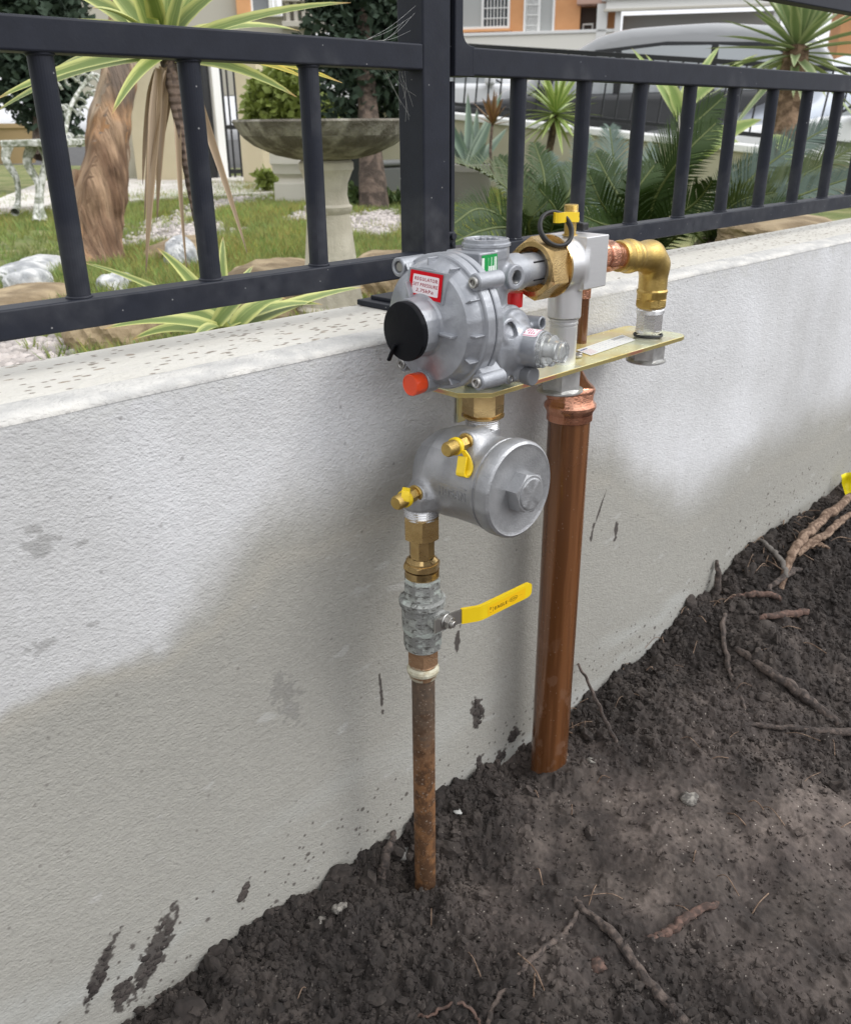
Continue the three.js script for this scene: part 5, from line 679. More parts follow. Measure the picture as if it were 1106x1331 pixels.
M.conifer = mat([0.022, 0.042, 0.022], 0.8); M.shrub = mat([0.2, 0.25, 0.045], 0.7, 0, { transmission: 0.1, thickness: 0 }); M.shrubDark = mat([0.07, 0.11, 0.03], 0.7); M.wood = mat([1, 1, 1], 0.95, 0, { map: mottle([0.06, 0.045, 0.035], [0.15, 0.11, 0.085], { size: 0.3, cells: 8 }), bumpMap: grain(0.2, 14, 5), bumpScale: 0.01 });
function tree(name, label, cat, base, pts, radii, blobs, n, leaf, m, sd0) {
  const t = thing(name, label, cat, base); part(t, 'trunk', taperTube(pts, radii, 26, 10, 0.2, 10), M.wood); part(t, 'crown', sprays(n, inBlobs(blobs), leaf, sd0), m); return t;
}
tree('conifer', 'dark conifer with a bare lower trunk behind the bird bath', 'conifer', V(4.921, -0.420, -5.055), [V(4.896, -0.439, -5.000), V(4.995, -0.064, -5.133), V(5.100, 0.333, -5.273), V(5.333, 0.911, -5.552), V(5.493, 1.487, -5.747)], [0.13, 0.085, 0.08, 0.07, 0.04], [[V(5.153, 0.537, -5.497), 0.34, 1.2], [V(5.422, 0.511, -5.374), 0.3, 1.2], [V(5.179, 0.913, -5.701), 0.32, 1.4], [V(5.516, 1.037, -5.603), 0.36, 1.3], [V(5.442, 1.389, -5.889), 0.4], [V(5.657, 0.810, -5.481), 0.3], [V(5.689, 1.445, -5.685), 0.4], [V(5.232, 1.201, -5.825), 0.25]], 9000, 0.075, M.conifer, 41);
tree('conifer', 'dark columnar conifer in front of the tan planter at the far left', 'conifer', V(5.555, -0.420, -12.992), [V(4.026, -0.078, -9.237), V(4.209, 0.548, -9.442), V(4.471, 1.430, -9.726)], [0.1, 0.08, 0.04], [[V(4.151, 0.622, -9.542), 0.36, 1.3], [V(4.278, 0.473, -9.329), 0.3, 1.3], [V(4.253, 1.137, -9.758), 0.5, 1.2], [V(4.521, 1.071, -9.611), 0.42, 1.2], [V(4.584, 1.592, -9.868), 0.5], [V(4.172, 1.286, -9.926), 0.36, 1.4], [V(4.499, 0.698, -9.405), 0.18, 1.5]], 9000, 0.1, M.conifer, 43);
tree('round_shrub', 'round yellow green shrub behind the bowl of the bird bath', 'shrub', V(6.630, -0.420, -8.592), [V(5.652, -0.314, -7.226), V(5.744, 0.017, -7.339), V(5.844, 0.377, -7.462)], [0.05, 0.04, 0.02], [[V(5.894, 0.463, -7.466), 0.36], [V(5.726, 0.414, -7.598), 0.22], [V(6.036, 0.375, -7.276), 0.26], [V(6.021, 0.611, -7.585), 0.24], [V(6.212, 0.302, -7.214), 0.18], [V(5.698, 0.308, -7.712), 0.14]], 5200, 0.085, M.shrub, 47);
tree('small_plant', 'small leafy green plant on the lawn behind the pedestal, right of the path', 'plant', V(6.294, -0.420, -8.538), [V(5.365, -0.343, -7.182), V(5.378, -0.301, -7.195)], [0.01, 0.008], [[V(5.382, -0.287, -7.200), 0.1, 0.7]], 260, 0.08, M.shrub, 48);
tree('small_plant', 'low green weeds at the foot of the dark conifer', 'plant', V(5.348, -0.420, -5.770), [V(4.882, -0.366, -5.209), V(4.892, -0.332, -5.220)], [0.01, 0.008], [[V(4.876, -0.326, -5.239), 0.11, 0.8], [V(5.240, -0.384, -5.157), 0.12, 0.5]], 420, 0.07, M.shrubDark, 49);
// ---- pots, bins, gate and the cream walls
M.cream = mat([1, 1, 1], 0.85, 0, { map: mottle([0.66, 0.575, 0.39], [0.75, 0.665, 0.48], { size: 1.5, cells: 6, sharp: 0.5 }) });
M.potWhite = mat([0.62, 0.59, 0.51], 0.8); M.tan = mat([0.34, 0.245, 0.13], 0.85); M.binGreen = mat([0.012, 0.016, 0.014], 0.5); M.binGrey = mat([0.12, 0.125, 0.12], 0.6); M.black = mat([0.012, 0.013, 0.015], 0.45); M.white = mat([0.85, 0.85, 0.83], 0.6);
const ribs = (r0, r1, h, n) => { const p = [[0, 0], [r0 * 0.9, 0]]; for (let i = 0; i <= n; i++) { const t = i / n, r = lerp(r0, r1, Math.sin(t * Math.PI * 0.62) / Math.sin(Math.PI * 0.62)); p.push([r, t * h], [r + 0.008, (t + 0.35 / n) * h]); } p.push([r1 * 0.8, h * 1.02], [r1 * 0.75, h * 0.9], [0, h * 0.9]); return p; };
function pot(name, label, cat, p, prof, m) { const t = thing(name, label, cat, p); part(t, 'pot', rev(p, UPY, prof, 40), m); const top = Math.max(...prof.map((q) => q[1])), rr = Math.max(...prof.map((q) => q[0])); part(t, 'potting_soil', cyl(V(p.x, p.y + top * 0.86, p.z), UPY, rr * 0.7, 0.02), M.wood); return t; }
pot('garden_urn', 'ribbed cream urn on a plinth beside the cream gate pillar', 'urn', V(4.910, -0.420, -6.028), [[0, 0], [0.2, 0], [0.2, 0.17], [0.16, 0.18], [0.15, 0.21], [0.2, 0.25], [0.21, 0.31], [0.225, 0.33], [0.22, 0.42], [0.235, 0.44], [0.225, 0.5], [0.2, 0.52], [0.18, 0.5]], M.potWhite);
pot('garden_pot', 'big ribbed cream pot just right of the peeling tree trunk', 'pot', V(5.910, -0.420, -10.889), ribs(0.2, 0.24, 0.66, 7), M.potWhite);
pot('planter', 'tan round planter behind the garden bench at the far left', 'planter', V(7.172, -0.420, -18.676), [[0, 0], [0.5, 0], [0.62, 0.62], [0.66, 0.64], [0.66, 0.72], [0.58, 0.72], [0.55, 0.6]], M.tan);
{ const p = V(5.304, -0.420, -5.824), t = thing('wheelie_bin', 'black bin hidden behind the bird bath pedestal', 'bin', p); part(t, 'body', rbox(V(p.x, p.y + 0.24, p.z), V(0.34, 0.46, 0.34), 0.03), M.binGreen); part(t, 'lid', rbox(V(p.x, p.y + 0.49, p.z), V(0.38, 0.05, 0.38), 0.02), M.binGreen); }
{ const p = V(6.195, -0.420, -6.260), t = thing('storage_bin', 'grey bin between the conifer trunk and the fence post', 'bin', p); part(t, 'body', rbox(V(p.x, p.y + 0.13, p.z), V(0.5, 0.26, 0.34), 0.03), M.binGrey); part(t, 'lid', rbox(V(p.x, p.y + 0.285, p.z), V(0.55, 0.045, 0.38), 0.02), M.binGrey); }
function wallRun(t, name, a, b, h0, h1, th, m, cap) {          // a wall standing from a to b (ground points), bottom h0, top h1
  const d = b.clone().sub(a); d.y = 0; const L = d.length(), g = rbox(V(0, (h0 + h1) / 2, 0), V(L, h1 - h0, th), 0.01, 1); g.rotateY(-Math.atan2(d.z, d.x)); g.translate((a.x + b.x) / 2, 0, (a.z + b.z) / 2); return part(t, name, g, m);
}
{ const a = V(5.684, -0.420, -10.333), b = V(6.131, -0.420, -9.754), t = thing('cream_wall', 'cream garden wall with a rounded end left of the black gate', 'wall', V(a.x, GY, a.z)); wallRun(t, 'wall', a, b, GY, 0.95, 0.3, M.cream); wallRun(t, 'coping', a, b, 0.95, 1.0, 0.36, M.white); }
{ const p = V(6.322, -0.420, -8.501), t = thing('gate_pillar', 'square cream gate pillar right of the black gate', 'pillar', p); part(t, 'shaft', rbox(V(p.x, GY + 0.68, p.z), V(0.42, 1.36, 0.42), 0.01).translate(0, 0, 0), M.cream); part(t, 'cap', rbox(V(p.x, GY + 1.39, p.z), V(0.52, 0.07, 0.52), 0.01), M.cream); }
{ const a = V(6.925, -0.420, -7.279), b = V(7.068, -0.420, -6.271), t = thing('cream_wall', 'cream boundary wall behind the grey bin and the fence post', 'wall', V(a.x, GY, a.z)); const f = a.clone().lerp(b, -0.25); wallRun(t, 'wall', f, b, GY, 0.2, 0.2, M.cream); wallRun(t, 'coping', f, b, 0.2, 0.24, 0.26, M.white); }
{ // gate
  const a = V(6.301, -0.395, -9.886), b = V(6.894, -0.338, -9.654), t = thing('black_gate', 'open black steel gate between the cream wall and the gate pillar', 'gate', V(a.x, GY, a.z)), along = (s, y) => V(lerp(a.x, b.x, s), y, lerp(a.z, b.z, s));
  const post = (s, w, h, m, nm) => part(t, nm, rbox(along(s, GY + h / 2), V(w, h, w), 0.006, 1), m);
  post(0.0, 0.1, 1.6, M.white, 'gate_post'); post(0.17, 0.1, 1.6, M.black, 'gate_stile'); post(0.37, 0.11, 1.6, M.white, 'gate_post'); post(0.5, 0.04, 1.6, M.black, 'gate_stile');
  for (const s of [0.62, 0.76, 0.9]) post(s, 0.022, 1.6, M.black, 'bar');
  for (const y of [GY + 0.1, GY + 0.62, GY + 1.58]) { const g = rbox(V(0, 0, 0), V(a.distanceTo(b) * 0.62, 0.05, 0.04), 0.004, 1); g.rotateY(-Math.atan2(b.z - a.z, b.x - a.x)); const c = along(0.75, y); g.translate(c.x, c.y, c.z); part(t, 'rail', g, M.black); }
}
// ------------------------------------------------------------------ right-hand garden, the street and the house across it
{ // planter wall that steps down with the street, and the fence on it
  const a = V(6.857, 0.413, -7.418), b = V(8.000, -0.173, -1.419), t = thing('planter_wall', 'long cream garden wall with a white cap behind the palms on the right', 'wall', V(a.x, GY, a.z));
  const d = b.clone().sub(a), yaw = -Math.atan2(d.z, d.x), L = Math.hypot(d.x, d.z), tilt = Math.atan2(d.y, L), c = a.clone().add(b).multiplyScalar(0.5);
  const put = (g, dy = 0, off = 0) => { g.rotateZ(tilt); g.rotateY(yaw); g.translate(c.x - off * Math.sin(yaw), c.y + dy, c.z - off * Math.cos(yaw)); return g; };
  M.creamGrey = mat([1, 1, 1], 0.88, 0, { map: mottle([0.44, 0.415, 0.3], [0.54, 0.51, 0.38], { size: 1.4, cells: 6, sharp: 0.5 }) });
  part(t, 'wall', put(rbox(V(0, -0.9, 0), V(L, 1.78, 0.2), 0.008, 1)), M.creamGrey);
  part(t, 'cap', put(rbox(V(0, -0.01, 0), V(L, 0.06, 0.28), 0.01, 1), 0, 0.0), M.white);
  const f = thing('street_fence', 'black steel fence with thin bars on the cream garden wall', 'fence', V(a.x, a.y, a.z));
  part(f, 'rail', put(rbox(V(0, 0.10, 0), V(L, 0.035, 0.03), 0.003, 1)), M.black); part(f, 'rail', put(rbox(V(0, 0.63, 0), V(L, 0.04, 0.035), 0.003, 1), 0, 0), M.black);
  for (let s = -L / 2 + 0.2; s < L / 2; s += 0.138) part(f, 'bar', put(rbox(V(s, 0.365, 0), V(0.014, 0.53, 0.014), 0.002, 1)), M.black);
}
// ---- cars
M.silver = mat([0.27, 0.275, 0.28], 0.35, 0.4, { clearcoat: 1, clearcoatRoughness: 0.06 }); M.darkPaint = mat([0.014, 0.015, 0.017], 0.35, 0, { clearcoat: 0.35, clearcoatRoughness: 0.1 }); M.whitePaint = mat([0.7, 0.71, 0.72], 0.3, 0, { clearcoat: 1, clearcoatRoughness: 0.08 });
M.glass = mat([0.35, 0.37, 0.38], 0.05, 0.0, { clearcoat: 1, clearcoatRoughness: 0.02 }); M.tyre = mat([0.014, 0.014, 0.015], 0.8); M.chrome = mat([0.7, 0.7, 0.7], 0.12, 1); M.lamp = mat([0.75, 0.76, 0.78], 0.1, 0.3, { clearcoat: 1 }); M.redLamp = mat([0.5, 0.02, 0.02], 0.2, 0, { clearcoat: 1 });
function sideExtrude(pts, depth, bev = 0.03) { const sh = new THREE.Shape(); pts.forEach(([x, y], i) => i ? sh.lineTo(x, y) : sh.moveTo(x, y)); sh.closePath(); const g = new THREE.ExtrudeGeometry(sh, { depth: depth - 2 * bev, bevelEnabled: true, bevelSize: bev, bevelThickness: bev, bevelSegments: 3, curveSegments: 6 }); g.translate(0, 0, -depth / 2 + bev); return g; }
const smoothPts = (pts, n = 6) => new THREE.CatmullRomCurve3(pts.map(([x, y]) => V(x, y, 0)), true, 'catmullrom', 0.25).getPoints(pts.length * n).map((v) => [v.x, v.y]);
function car(name, label, p, turn, paint, lower, prof) {           // nose toward -x before turning
  const t = thing(name, label, 'car', p), M4 = new THREE.Matrix4().makeRotationY(turn).setPosition(p), w = 1.85, at3 = (g) => g.applyMatrix4(M4);
  const arch = (g) => g;
  part(t, 'body', at3(arch(crease(sideExtrude(smoothPts([[-2.35, 0.42], [-2.32, 0.78], [-2.15, 0.96], [-1.2, 1.06], [-1.0, 1.08], [1.7, 1.12], [2.22, 1.08], [2.34, 0.8], [2.3, 0.4], [1.9, 0.26], [-1.9, 0.26]]), w, 0.07), 0.6))), lower);
  part(t, 'cabin', at3(crease(sideExtrude(smoothPts([[-1.35, 1.02], [-0.95, 1.22], [-0.28, 1.60], [0.05, 1.68], [0.9, 1.72], [1.75, 1.66], [1.98, 1.5], [2.22, 1.06], [1.0, 1.0]]), w - 0.24, 0.09), 0.6)), paint);
  part(t, 'hood', at3(crease(sideExtrude(smoothPts([[-2.2, 0.94], [-2.1, 1.0], [-1.3, 1.1], [-1.1, 1.08], [-1.15, 1.0], [-1.8, 0.95]]), w - 0.16, 0.03), 0.6)), paint);
  const win = (pts) => { for (const s of [-1, 1]) { const g = sideExtrude(pts, 0.02, 0.004); g.translate(0, 0, s * (w / 2 - 0.115)); part(t, 'side_window', at3(g), M.glass); } };
  for (const s of [-1, 1]) part(t, 'window_trim', at3((() => { const g = sideExtrude([[-1.1, 1.1], [-0.32, 1.57], [0.4, 1.64], [1.5, 1.62], [1.8, 1.46], [1.95, 1.1]], 0.016, 0.003); g.translate(0, 0, s * (w / 2 - 0.118)); return g; })()), M.black);
  win([[-0.98, 1.15], [-0.3, 1.52], [-0.12, 1.55], [-0.12, 1.13]]); win([[-0.05, 1.13], [-0.05, 1.56], [0.35, 1.6], [0.85, 1.6], [0.85, 1.14]]); win([[0.93, 1.14], [0.93, 1.6], [1.5, 1.56], [1.72, 1.42], [1.85, 1.16]]);
  part(t, 'windscreen', at3((() => { const g = rbox(V(0, 0, 0), V(0.72, 0.02, 1.4), 0.008, 1); g.rotateZ(0.52); g.translate(-0.68, 1.405, 0); return g; })()), M.glass);
  for (const x of [-1.45, 1.42]) for (const s of [-1, 1]) { const c = V(x, 0.36, s * (w / 2 - 0.11)); const wh = part(t, 'wheel', at3(rev(V(c.x, c.y, c.z - 0.115), Z1, [[0.2, 0], [0.34, 0.005], [0.36, 0.03], [0.36, 0.2], [0.34, 0.225], [0.2, 0.23]], 36)), M.tyre); part(wh, 'rim', at3(rev(V(c.x, c.y, c.z - 0.11), Z1, [[0, 0.02], [0.06, 0], [0.2, 0.01], [0.23, 0.03], [0.23, 0.2], [0.2, 0.215], [0, 0.2]], 24)), M.chrome); }
  for (const s of [-1, 1]) { part(t, 'headlight', at3(rbox(V(-2.24, 0.84, s * 0.66), V(0.22, 0.17, 0.36), 0.05, 2)), M.lamp); part(t, 'tail_light', at3(rbox(V(2.26, 0.98, s * 0.74), V(0.12, 0.3, 0.24), 0.04, 2)), M.redLamp); part(t, 'mirror', at3(rbox(V(-0.85, 1.18, s * 1.0), V(0.14, 0.13, 0.2), 0.05, 2)), lower); }
  return t;
}
const ROAD = -0.55;
{ const m = shade(new THREE.Mesh(metric(new THREE.BoxGeometry(60, 0.2, 40).rotateY(0.62).translate(24, ROAD - 0.1, -21)), mat([1, 1, 1], 0.9, 0, { map: mottle([0.05, 0.05, 0.05], [0.09, 0.088, 0.085], { size: 2, cells: 20 }) }))); m.name = 'street'; m.userData = { kind: 'structure', label: 'grey asphalt street beyond the garden' }; m.position.set(0, 0, 0); scene.add(m); }
{ const q = V(9.276, 0.607, -5.815); car('parked_suv', 'dark grey station wagon with a silver roof parked behind the palms on the right', V(q.x, ROAD - 0.12, q.z), 0.72 - Math.PI / 2, M.silver, M.darkPaint); }
{ const q = V(9.684, 0.630, -9.225); car('parked_car', 'white car parked behind the fence post, nose to the right', V(q.x, ROAD + 0.1, q.z), 0.72 - Math.PI / 2 + Math.PI, M.whitePaint, M.whitePaint); }
{ const q = V(9.967, 0.596, -3.024); car('parked_car', 'pale blue and white car at the far right behind the big yucca', V(q.x, ROAD - 0.35, q.z), 0.9 - Math.PI / 2, mat([0.55, 0.6, 0.68], 0.3, 0.1, { clearcoat: 1 }), M.whitePaint); }
// ---- orange house
{
  const c = V(21.025, 2.542, -16.899), d = camera.position.clone().sub(c); d.y = 0; const yaw = Math.atan2(d.x, d.z) - 0.12, M4 = new THREE.Matrix4().makeRotationY(yaw).setPosition(c), S = 24 / 1146, G = (g) => g.applyMatrix4(M4);
  const X = (u) => (u - 690) * S, Yy = (v) => (40 - v) * S * 1.06, bx = (u0, v0, u1, v1, z0, z1, r = 0.01) => G(rbox(V((X(u0) + X(u1)) / 2, (Yy(v0) + Yy(v1)) / 2, (z0 + z1) / 2), V(X(u1) - X(u0), Yy(v0) - Yy(v1), z1 - z0), r, 1));
  M.orangeWall = mat([1, 1, 1], 0.9, 0, { map: mottle([0.66, 0.33, 0.15], [0.74, 0.39, 0.19], { size: 2, cells: 8, sharp: 0.5 }) }); M.pinkish = mat([0.55, 0.36, 0.29], 0.9); M.curtain = mat([0.42, 0.43, 0.42], 0.6); M.darkGlass = mat([0.06, 0.07, 0.08], 0.08, 0, { clearcoat: 1 });
  const t = thing('orange_house', 'orange rendered house with white barred windows and a balcony across the street', 'house', V(c.x, ROAD, c.z));
  part(t, 'wall', [bx(560, -160, 752, 60, -0.5, 0), bx(728, -160, 800, 60, -1.0, -0.3)], M.orangeWall);
  for (const [u0, u1, v1, half] of [[596, 662, 37, 0.46], [680, 720, 46, 0.5]]) {
    const v0 = v1 - 56, um = lerp(u0, u1, half), f = part(t, 'window', [bx(u0, v0, u0 + 3, v1, 0, 0.08), bx(u1 - 3, v0, u1, v1, 0, 0.08), bx(um - 1.5, v0, um + 1.5, v1, 0, 0.07), bx(u0, v1 - 3, u1, v1, 0, 0.081), bx(u0, v0, u1, v0 + 3, 0, 0.081)], M.white);
    part(f, 'pane', bx(u0 + 3, v0 + 3, um - 1.5, v1 - 3, 0.005, 0.03), M.curtain); part(f, 'pane', bx(um + 1.5, v0 + 3, u1 - 3, v1 - 3, 0.005, 0.03), u0 < 650 ? M.darkGlass : M.curtain);
    const g = []; const gb = u0 < 650 ? [um + 2, u1 - 3] : [um - 18, um]; for (let k = 1; k < 7; k++) g.push(bx(lerp(gb[0], gb[1], k / 7) - 0.5, v0 + 3, lerp(gb[0], gb[1], k / 7) + 0.5, v1 - 3, 0.05, 0.066, 0.002)); for (let k = 1; k < 5; k++) g.push(bx(gb[0], v0 + k * 11, gb[1], v0 + k * 11 + 1, 0.067, 0.08, 0.002)); part(f, 'grille', g, M.white);
    part(f, 'sill', bx(u0 - 2, v1, u1 + 2, v1 + 3, 0, 0.16), M.orangeWall);
  }
  const b = part(t, 'balcony', bx(748, 6, 802, 15, -0.6, 0.3), M.pinkish); part(b, 'balustrade', bx(748, -30, 802, 5, 0.22, 0.3), M.white);
  part(t, 'column', bx(774, 15, 787, 70, 0.0, 0.3), M.white); part(t, 'doorway', bx(752, 16, 774, 62, -0.3, -0.27), mat([0.07, 0.05, 0.04], 0.8)); part(t, 'door_frame', [bx(755, 34, 757, 62, -0.27, -0.22), bx(767, 34, 769, 62, -0.27, -0.22), bx(755, 33, 769, 35, -0.27, -0.21)], M.white);
  const w = thing('front_wall', 'low cream front wall below the windows of the orange house', 'wall', V(c.x, ROAD, c.z)); part(w, 'wall', bx(470, 45, 800, 130, 0.1, 0.25), mat([0.87, 0.85, 0.78], 0.85)); part(w, 'coping', bx(468, 41.5, 802, 45, 0.06, 0.3), M.white);
  // carport
  const k = thing('carport', 'white carport with a deep fascia beside the orange house', 'carport', V(c.x, ROAD, c.z)); part(k, 'fascia', bx(785, 13, 1000, 23, 0.4, 0.5), M.white); part(k, 'roof', bx(779, 10, 1006, 13, -1.2, 0.6), M.white); part(k, 'gutter', bx(783, 22, 1002, 25, 0.5, 0.6), M.potWhite); for (const u of [797, 985]) part(k, 'post', bx(u, 24, u + 7, 110, 0.3, 0.4), M.white); part(k, 'back_wall', bx(805, 24, 1000, 110, -0.8, -0.7), mat([0.5, 0.5, 0.49], 0.9));
  const pk = part(k, 'balustrade', [bx(800, 8, 890, 10, 0.2, 0.26), bx(800, -6, 890, -4, 0.2, 0.26)], M.white); for (let u = 802; u < 890; u += 4) part(pk, 'baluster', bx(u, -4, u + 1.4, 8, 0.21, 0.25, 0.003), M.white);
  const h2 = thing('tan_house', 'orange brown house at the far right behind the big yucca', 'house', V(c.x, ROAD, c.z)); part(h2, 'wall', bx(1062, 22, 1240, 130, -1, 0.5), M.orangeWall); part(h2, 'roof', bx(1050, 10, 1250, 22, -1.4, 0.8), mat([0.28, 0.2, 0.15], 0.9)); part(h2, 'window', bx(1090, 32, 1100, 52, 0.5, 0.56), M.white);
}
{ // house seen over the left fence panel
  const c = V(11.312, 2.033, -15.329), d = camera.position.clone().sub(c); d.y = 0; const yaw = Math.atan2(d.x, d.z), M4 = new THREE.Matrix4().makeRotationY(yaw).setPosition(c), S = 17 / 1146, G = (g) => g.applyMatrix4(M4), X = (u) => (u - 350) * S, Yy = (v) => (30 - v) * S * 1.06, bx = (u0, v0, u1, v1, z0, z1, r = 0.01) => G(rbox(V((X(u0) + X(u1)) / 2, (Yy(v0) + Yy(v1)) / 2, (z0 + z1) / 2), V(X(u1) - X(u0), Yy(v0) - Yy(v1), z1 - z0), r, 1));
  const t = thing('cream_house', 'cream house with an orange corner and grey curtained window behind the tall yucca', 'house', V(c.x, ROAD, c.z)); M.houseCream = mat([0.5, 0.47, 0.41], 0.9);
  part(t, 'wall', [bx(60, -150, 312, 110, -0.4, 0), bx(368, -150, 560, 110, -0.4, 0), bx(312, 22, 368, 110, -0.4, -0.01)], M.houseCream); part(t, 'corner_pier', bx(310, -150, 328, 22, -0.1, 0.12), M.orangeWall);
  const f = part(t, 'window', [bx(328, -60, 331, 20, 0, 0.08), bx(351, -60, 356, 20, 0, 0.08), bx(358, -60, 362, 20, 0, 0.1)], M.white); part(f, 'pane', bx(331, -60, 351, 20, -0.02, 0.02), mat([0.2, 0.21, 0.22], 0.3)); part(f, 'sill', bx(326, 20, 366, 24, 0, 0.2), M.white);
  part(t, 'balustrade', [bx(368, 5, 412, 9, 0, 0.4), bx(366, 30, 414, 36, 0, 0.42), ...[372, 382, 392, 402].map((u) => bx(u, 9, u + 5, 30, 0.1, 0.3))], M.houseCream);
}
// ---- agave in its pot, cordyline, yuccas
{ seed = 23; const p = V(5.547, -0.420, -4.542); pot('plant_pot', 'round grey beige plant pot holding the spiky agave right of the fence post', 'pot', p, [[0, 0], [0.13, 0], [0.17, 0.26], [0.185, 0.28], [0.185, 0.33], [0.165, 0.335], [0.155, 0.3]], mat([0.24, 0.23, 0.2], 0.85));
  const c = V(p.x, GY + 0.3, p.z), t = thing('agave', 'spiky blue green agave growing in the beige pot right of the fence post', 'agave', c);
  M.agave = leafMat([0.07, 0.12, 0.075], [0.13, 0.19, 0.12], [0.12, 0.1, 0.06]);
  for (const b of [V(6.168, 0.460, -4.778), V(5.885, 0.270, -4.630), V(5.900, 0.167, -5.009), V(6.136, 0.335, -5.035), V(5.802, 0.096, -5.059), V(5.921, 0.338, -5.243), V(5.626, 0.072, -4.457), V(6.114, 0.182, -4.660), V(6.197, 0.461, -5.205)]) part(t, 'leaf', blade(c.clone().add(V(N3(0.03), 0, N3(0.03))), b, 0.085, { sag: V(0, -0.02, 0), fold: 0.6, belly: 0.35, up: V(-0.7, 0.4, 0.6).normalize() }), M.agave, { keepUV: true }); }
function rosette(name, label, cat, base, c, n, L, w, m, opt = {}) {     // a head of sword leaves on a stem
  const t = thing(name, label, cat, base), { lo = -0.5, hi = 1.2, stem = [0.03, 0.025], droop = 0.12, via } = opt;
  part(t, 'trunk', taperTube(via ? [base, via, c] : [base, base.clone().lerp(c, 0.5).add(V(N3(0.03), 0, N3(0.03))), c], [...stem], 30, 12, 0.14, 30), opt.bark ?? M.bark);
  for (let k = 0; k < n; k++) { const a = k * 2.39996 + N3(0.2), e = lerp(lo, hi, Math.pow((k + 0.5) / n, 0.85)) + N3(0.1), l = L * rnd(0.78, 1.12), d = V(Math.cos(e) * Math.cos(a), Math.sin(e), Math.cos(e) * Math.sin(a)), p0 = c.clone().add(V(0, (k / n - 0.5) * L * 0.16, 0)).addScaledVector(d, L * 0.03), b = p0.clone().addScaledVector(d, l).add(V(0, -droop * l * Math.cos(e), 0)); part(t, 'leaf', blade(p0, b, w * rnd(0.85, 1.15), { sag: V(0, droop * l * 0.4, 0), fold: 0.4, belly: 0.4, up: e > 1 ? V(-0.7, 0.2, 0.7) : UPY, n: 8 }), m, { keepUV: true }); }
  return t;
}
seed = 27;
rosette('small_yucca', 'bushy light green yucca on a thin stem in front of the cream wall', 'yucca', V(6.067, -0.420, -4.159), V(5.737, 0.270, -3.864), 64, 0.36, 0.034, M.yuccaLime, { stem: [0.035, 0.026], lo: -0.75 });
rosette('big_yucca', 'big green yucca head on a thick brown trunk at the upper right', 'yucca', V(5.192, -0.512, -1.793), V(5.643, 0.584, -2.025), 70, 0.56, 0.056, M.yuccaGreen, { stem: [0.11, 0.085, 0.075], lo: -0.75, droop: 0.1, bark: mat([1, 1, 1], 0.95, 0, { map: mottle([0.12, 0.075, 0.045], [0.3, 0.2, 0.13], { size: 0.3, cells: 10 }), bumpMap: grain(0.2, 16, 4), bumpScale: 0.012 }) });
rosette('cordyline', 'small reddish brown cordyline between the agave and the nearest right fence bar', 'cordyline', V(5.261, -0.169, -4.056), V(5.379, 0.211, -4.173), 16, 0.2, 0.03, leafMat([0.16, 0.075, 0.03], [0.26, 0.15, 0.05], [0.25, 0.1, 0.06]), { stem: [0.012, 0.01], lo: 0.1, hi: 1.4, droop: 0.02 });
{ const b = V(5.153, 0.005, -2.448), t = thing('broad_leaf_plant', 'tall plant with broad lime green leaves among the palms, left of the big yucca', 'plant', b); part(t, 'stem', taperTube([V(5.093, -0.233, -2.361), b, V(5.253, 0.285, -2.521)], [0.014, 0.012, 0.008], 12, 7), M.potWhite);
  for (const [a, e, w] of [[V(5.240, 0.242, -2.508), V(5.136, 0.454, -2.586), 0.09], [V(5.240, 0.242, -2.508), V(5.483, 0.480, -2.570), 0.1], [V(5.247, 0.264, -2.515), V(5.738, 0.645, -2.576), 0.07], [V(5.247, 0.264, -2.515), V(5.900, 0.598, -2.393), 0.07], [V(4.988, -0.009, -2.294), V(5.178, 0.215, -1.945), 0.14], [V(5.027, 0.011, -2.269), V(4.845, 0.100, -1.893), 0.13], [V(5.227, 0.199, -2.495), V(5.332, 0.640, -2.965), 0.05], [V(5.197, 0.075, -1.841), V(5.008, -0.055, -1.641), 0.08], [V(5.178, 0.115, -1.884), V(5.186, -0.022, -1.642), 0.07], [V(5.240, 0.242, -2.508), V(5.384, 0.604, -2.892), 0.04]]) part(t, 'leaf', blade(a, e, w, { sag: V(0, 0.06, 0), fold: 0.25, up: V(-0.6, 0.5, 0.6).normalize() }), M.yuccaLime, { keepUV: true }); }
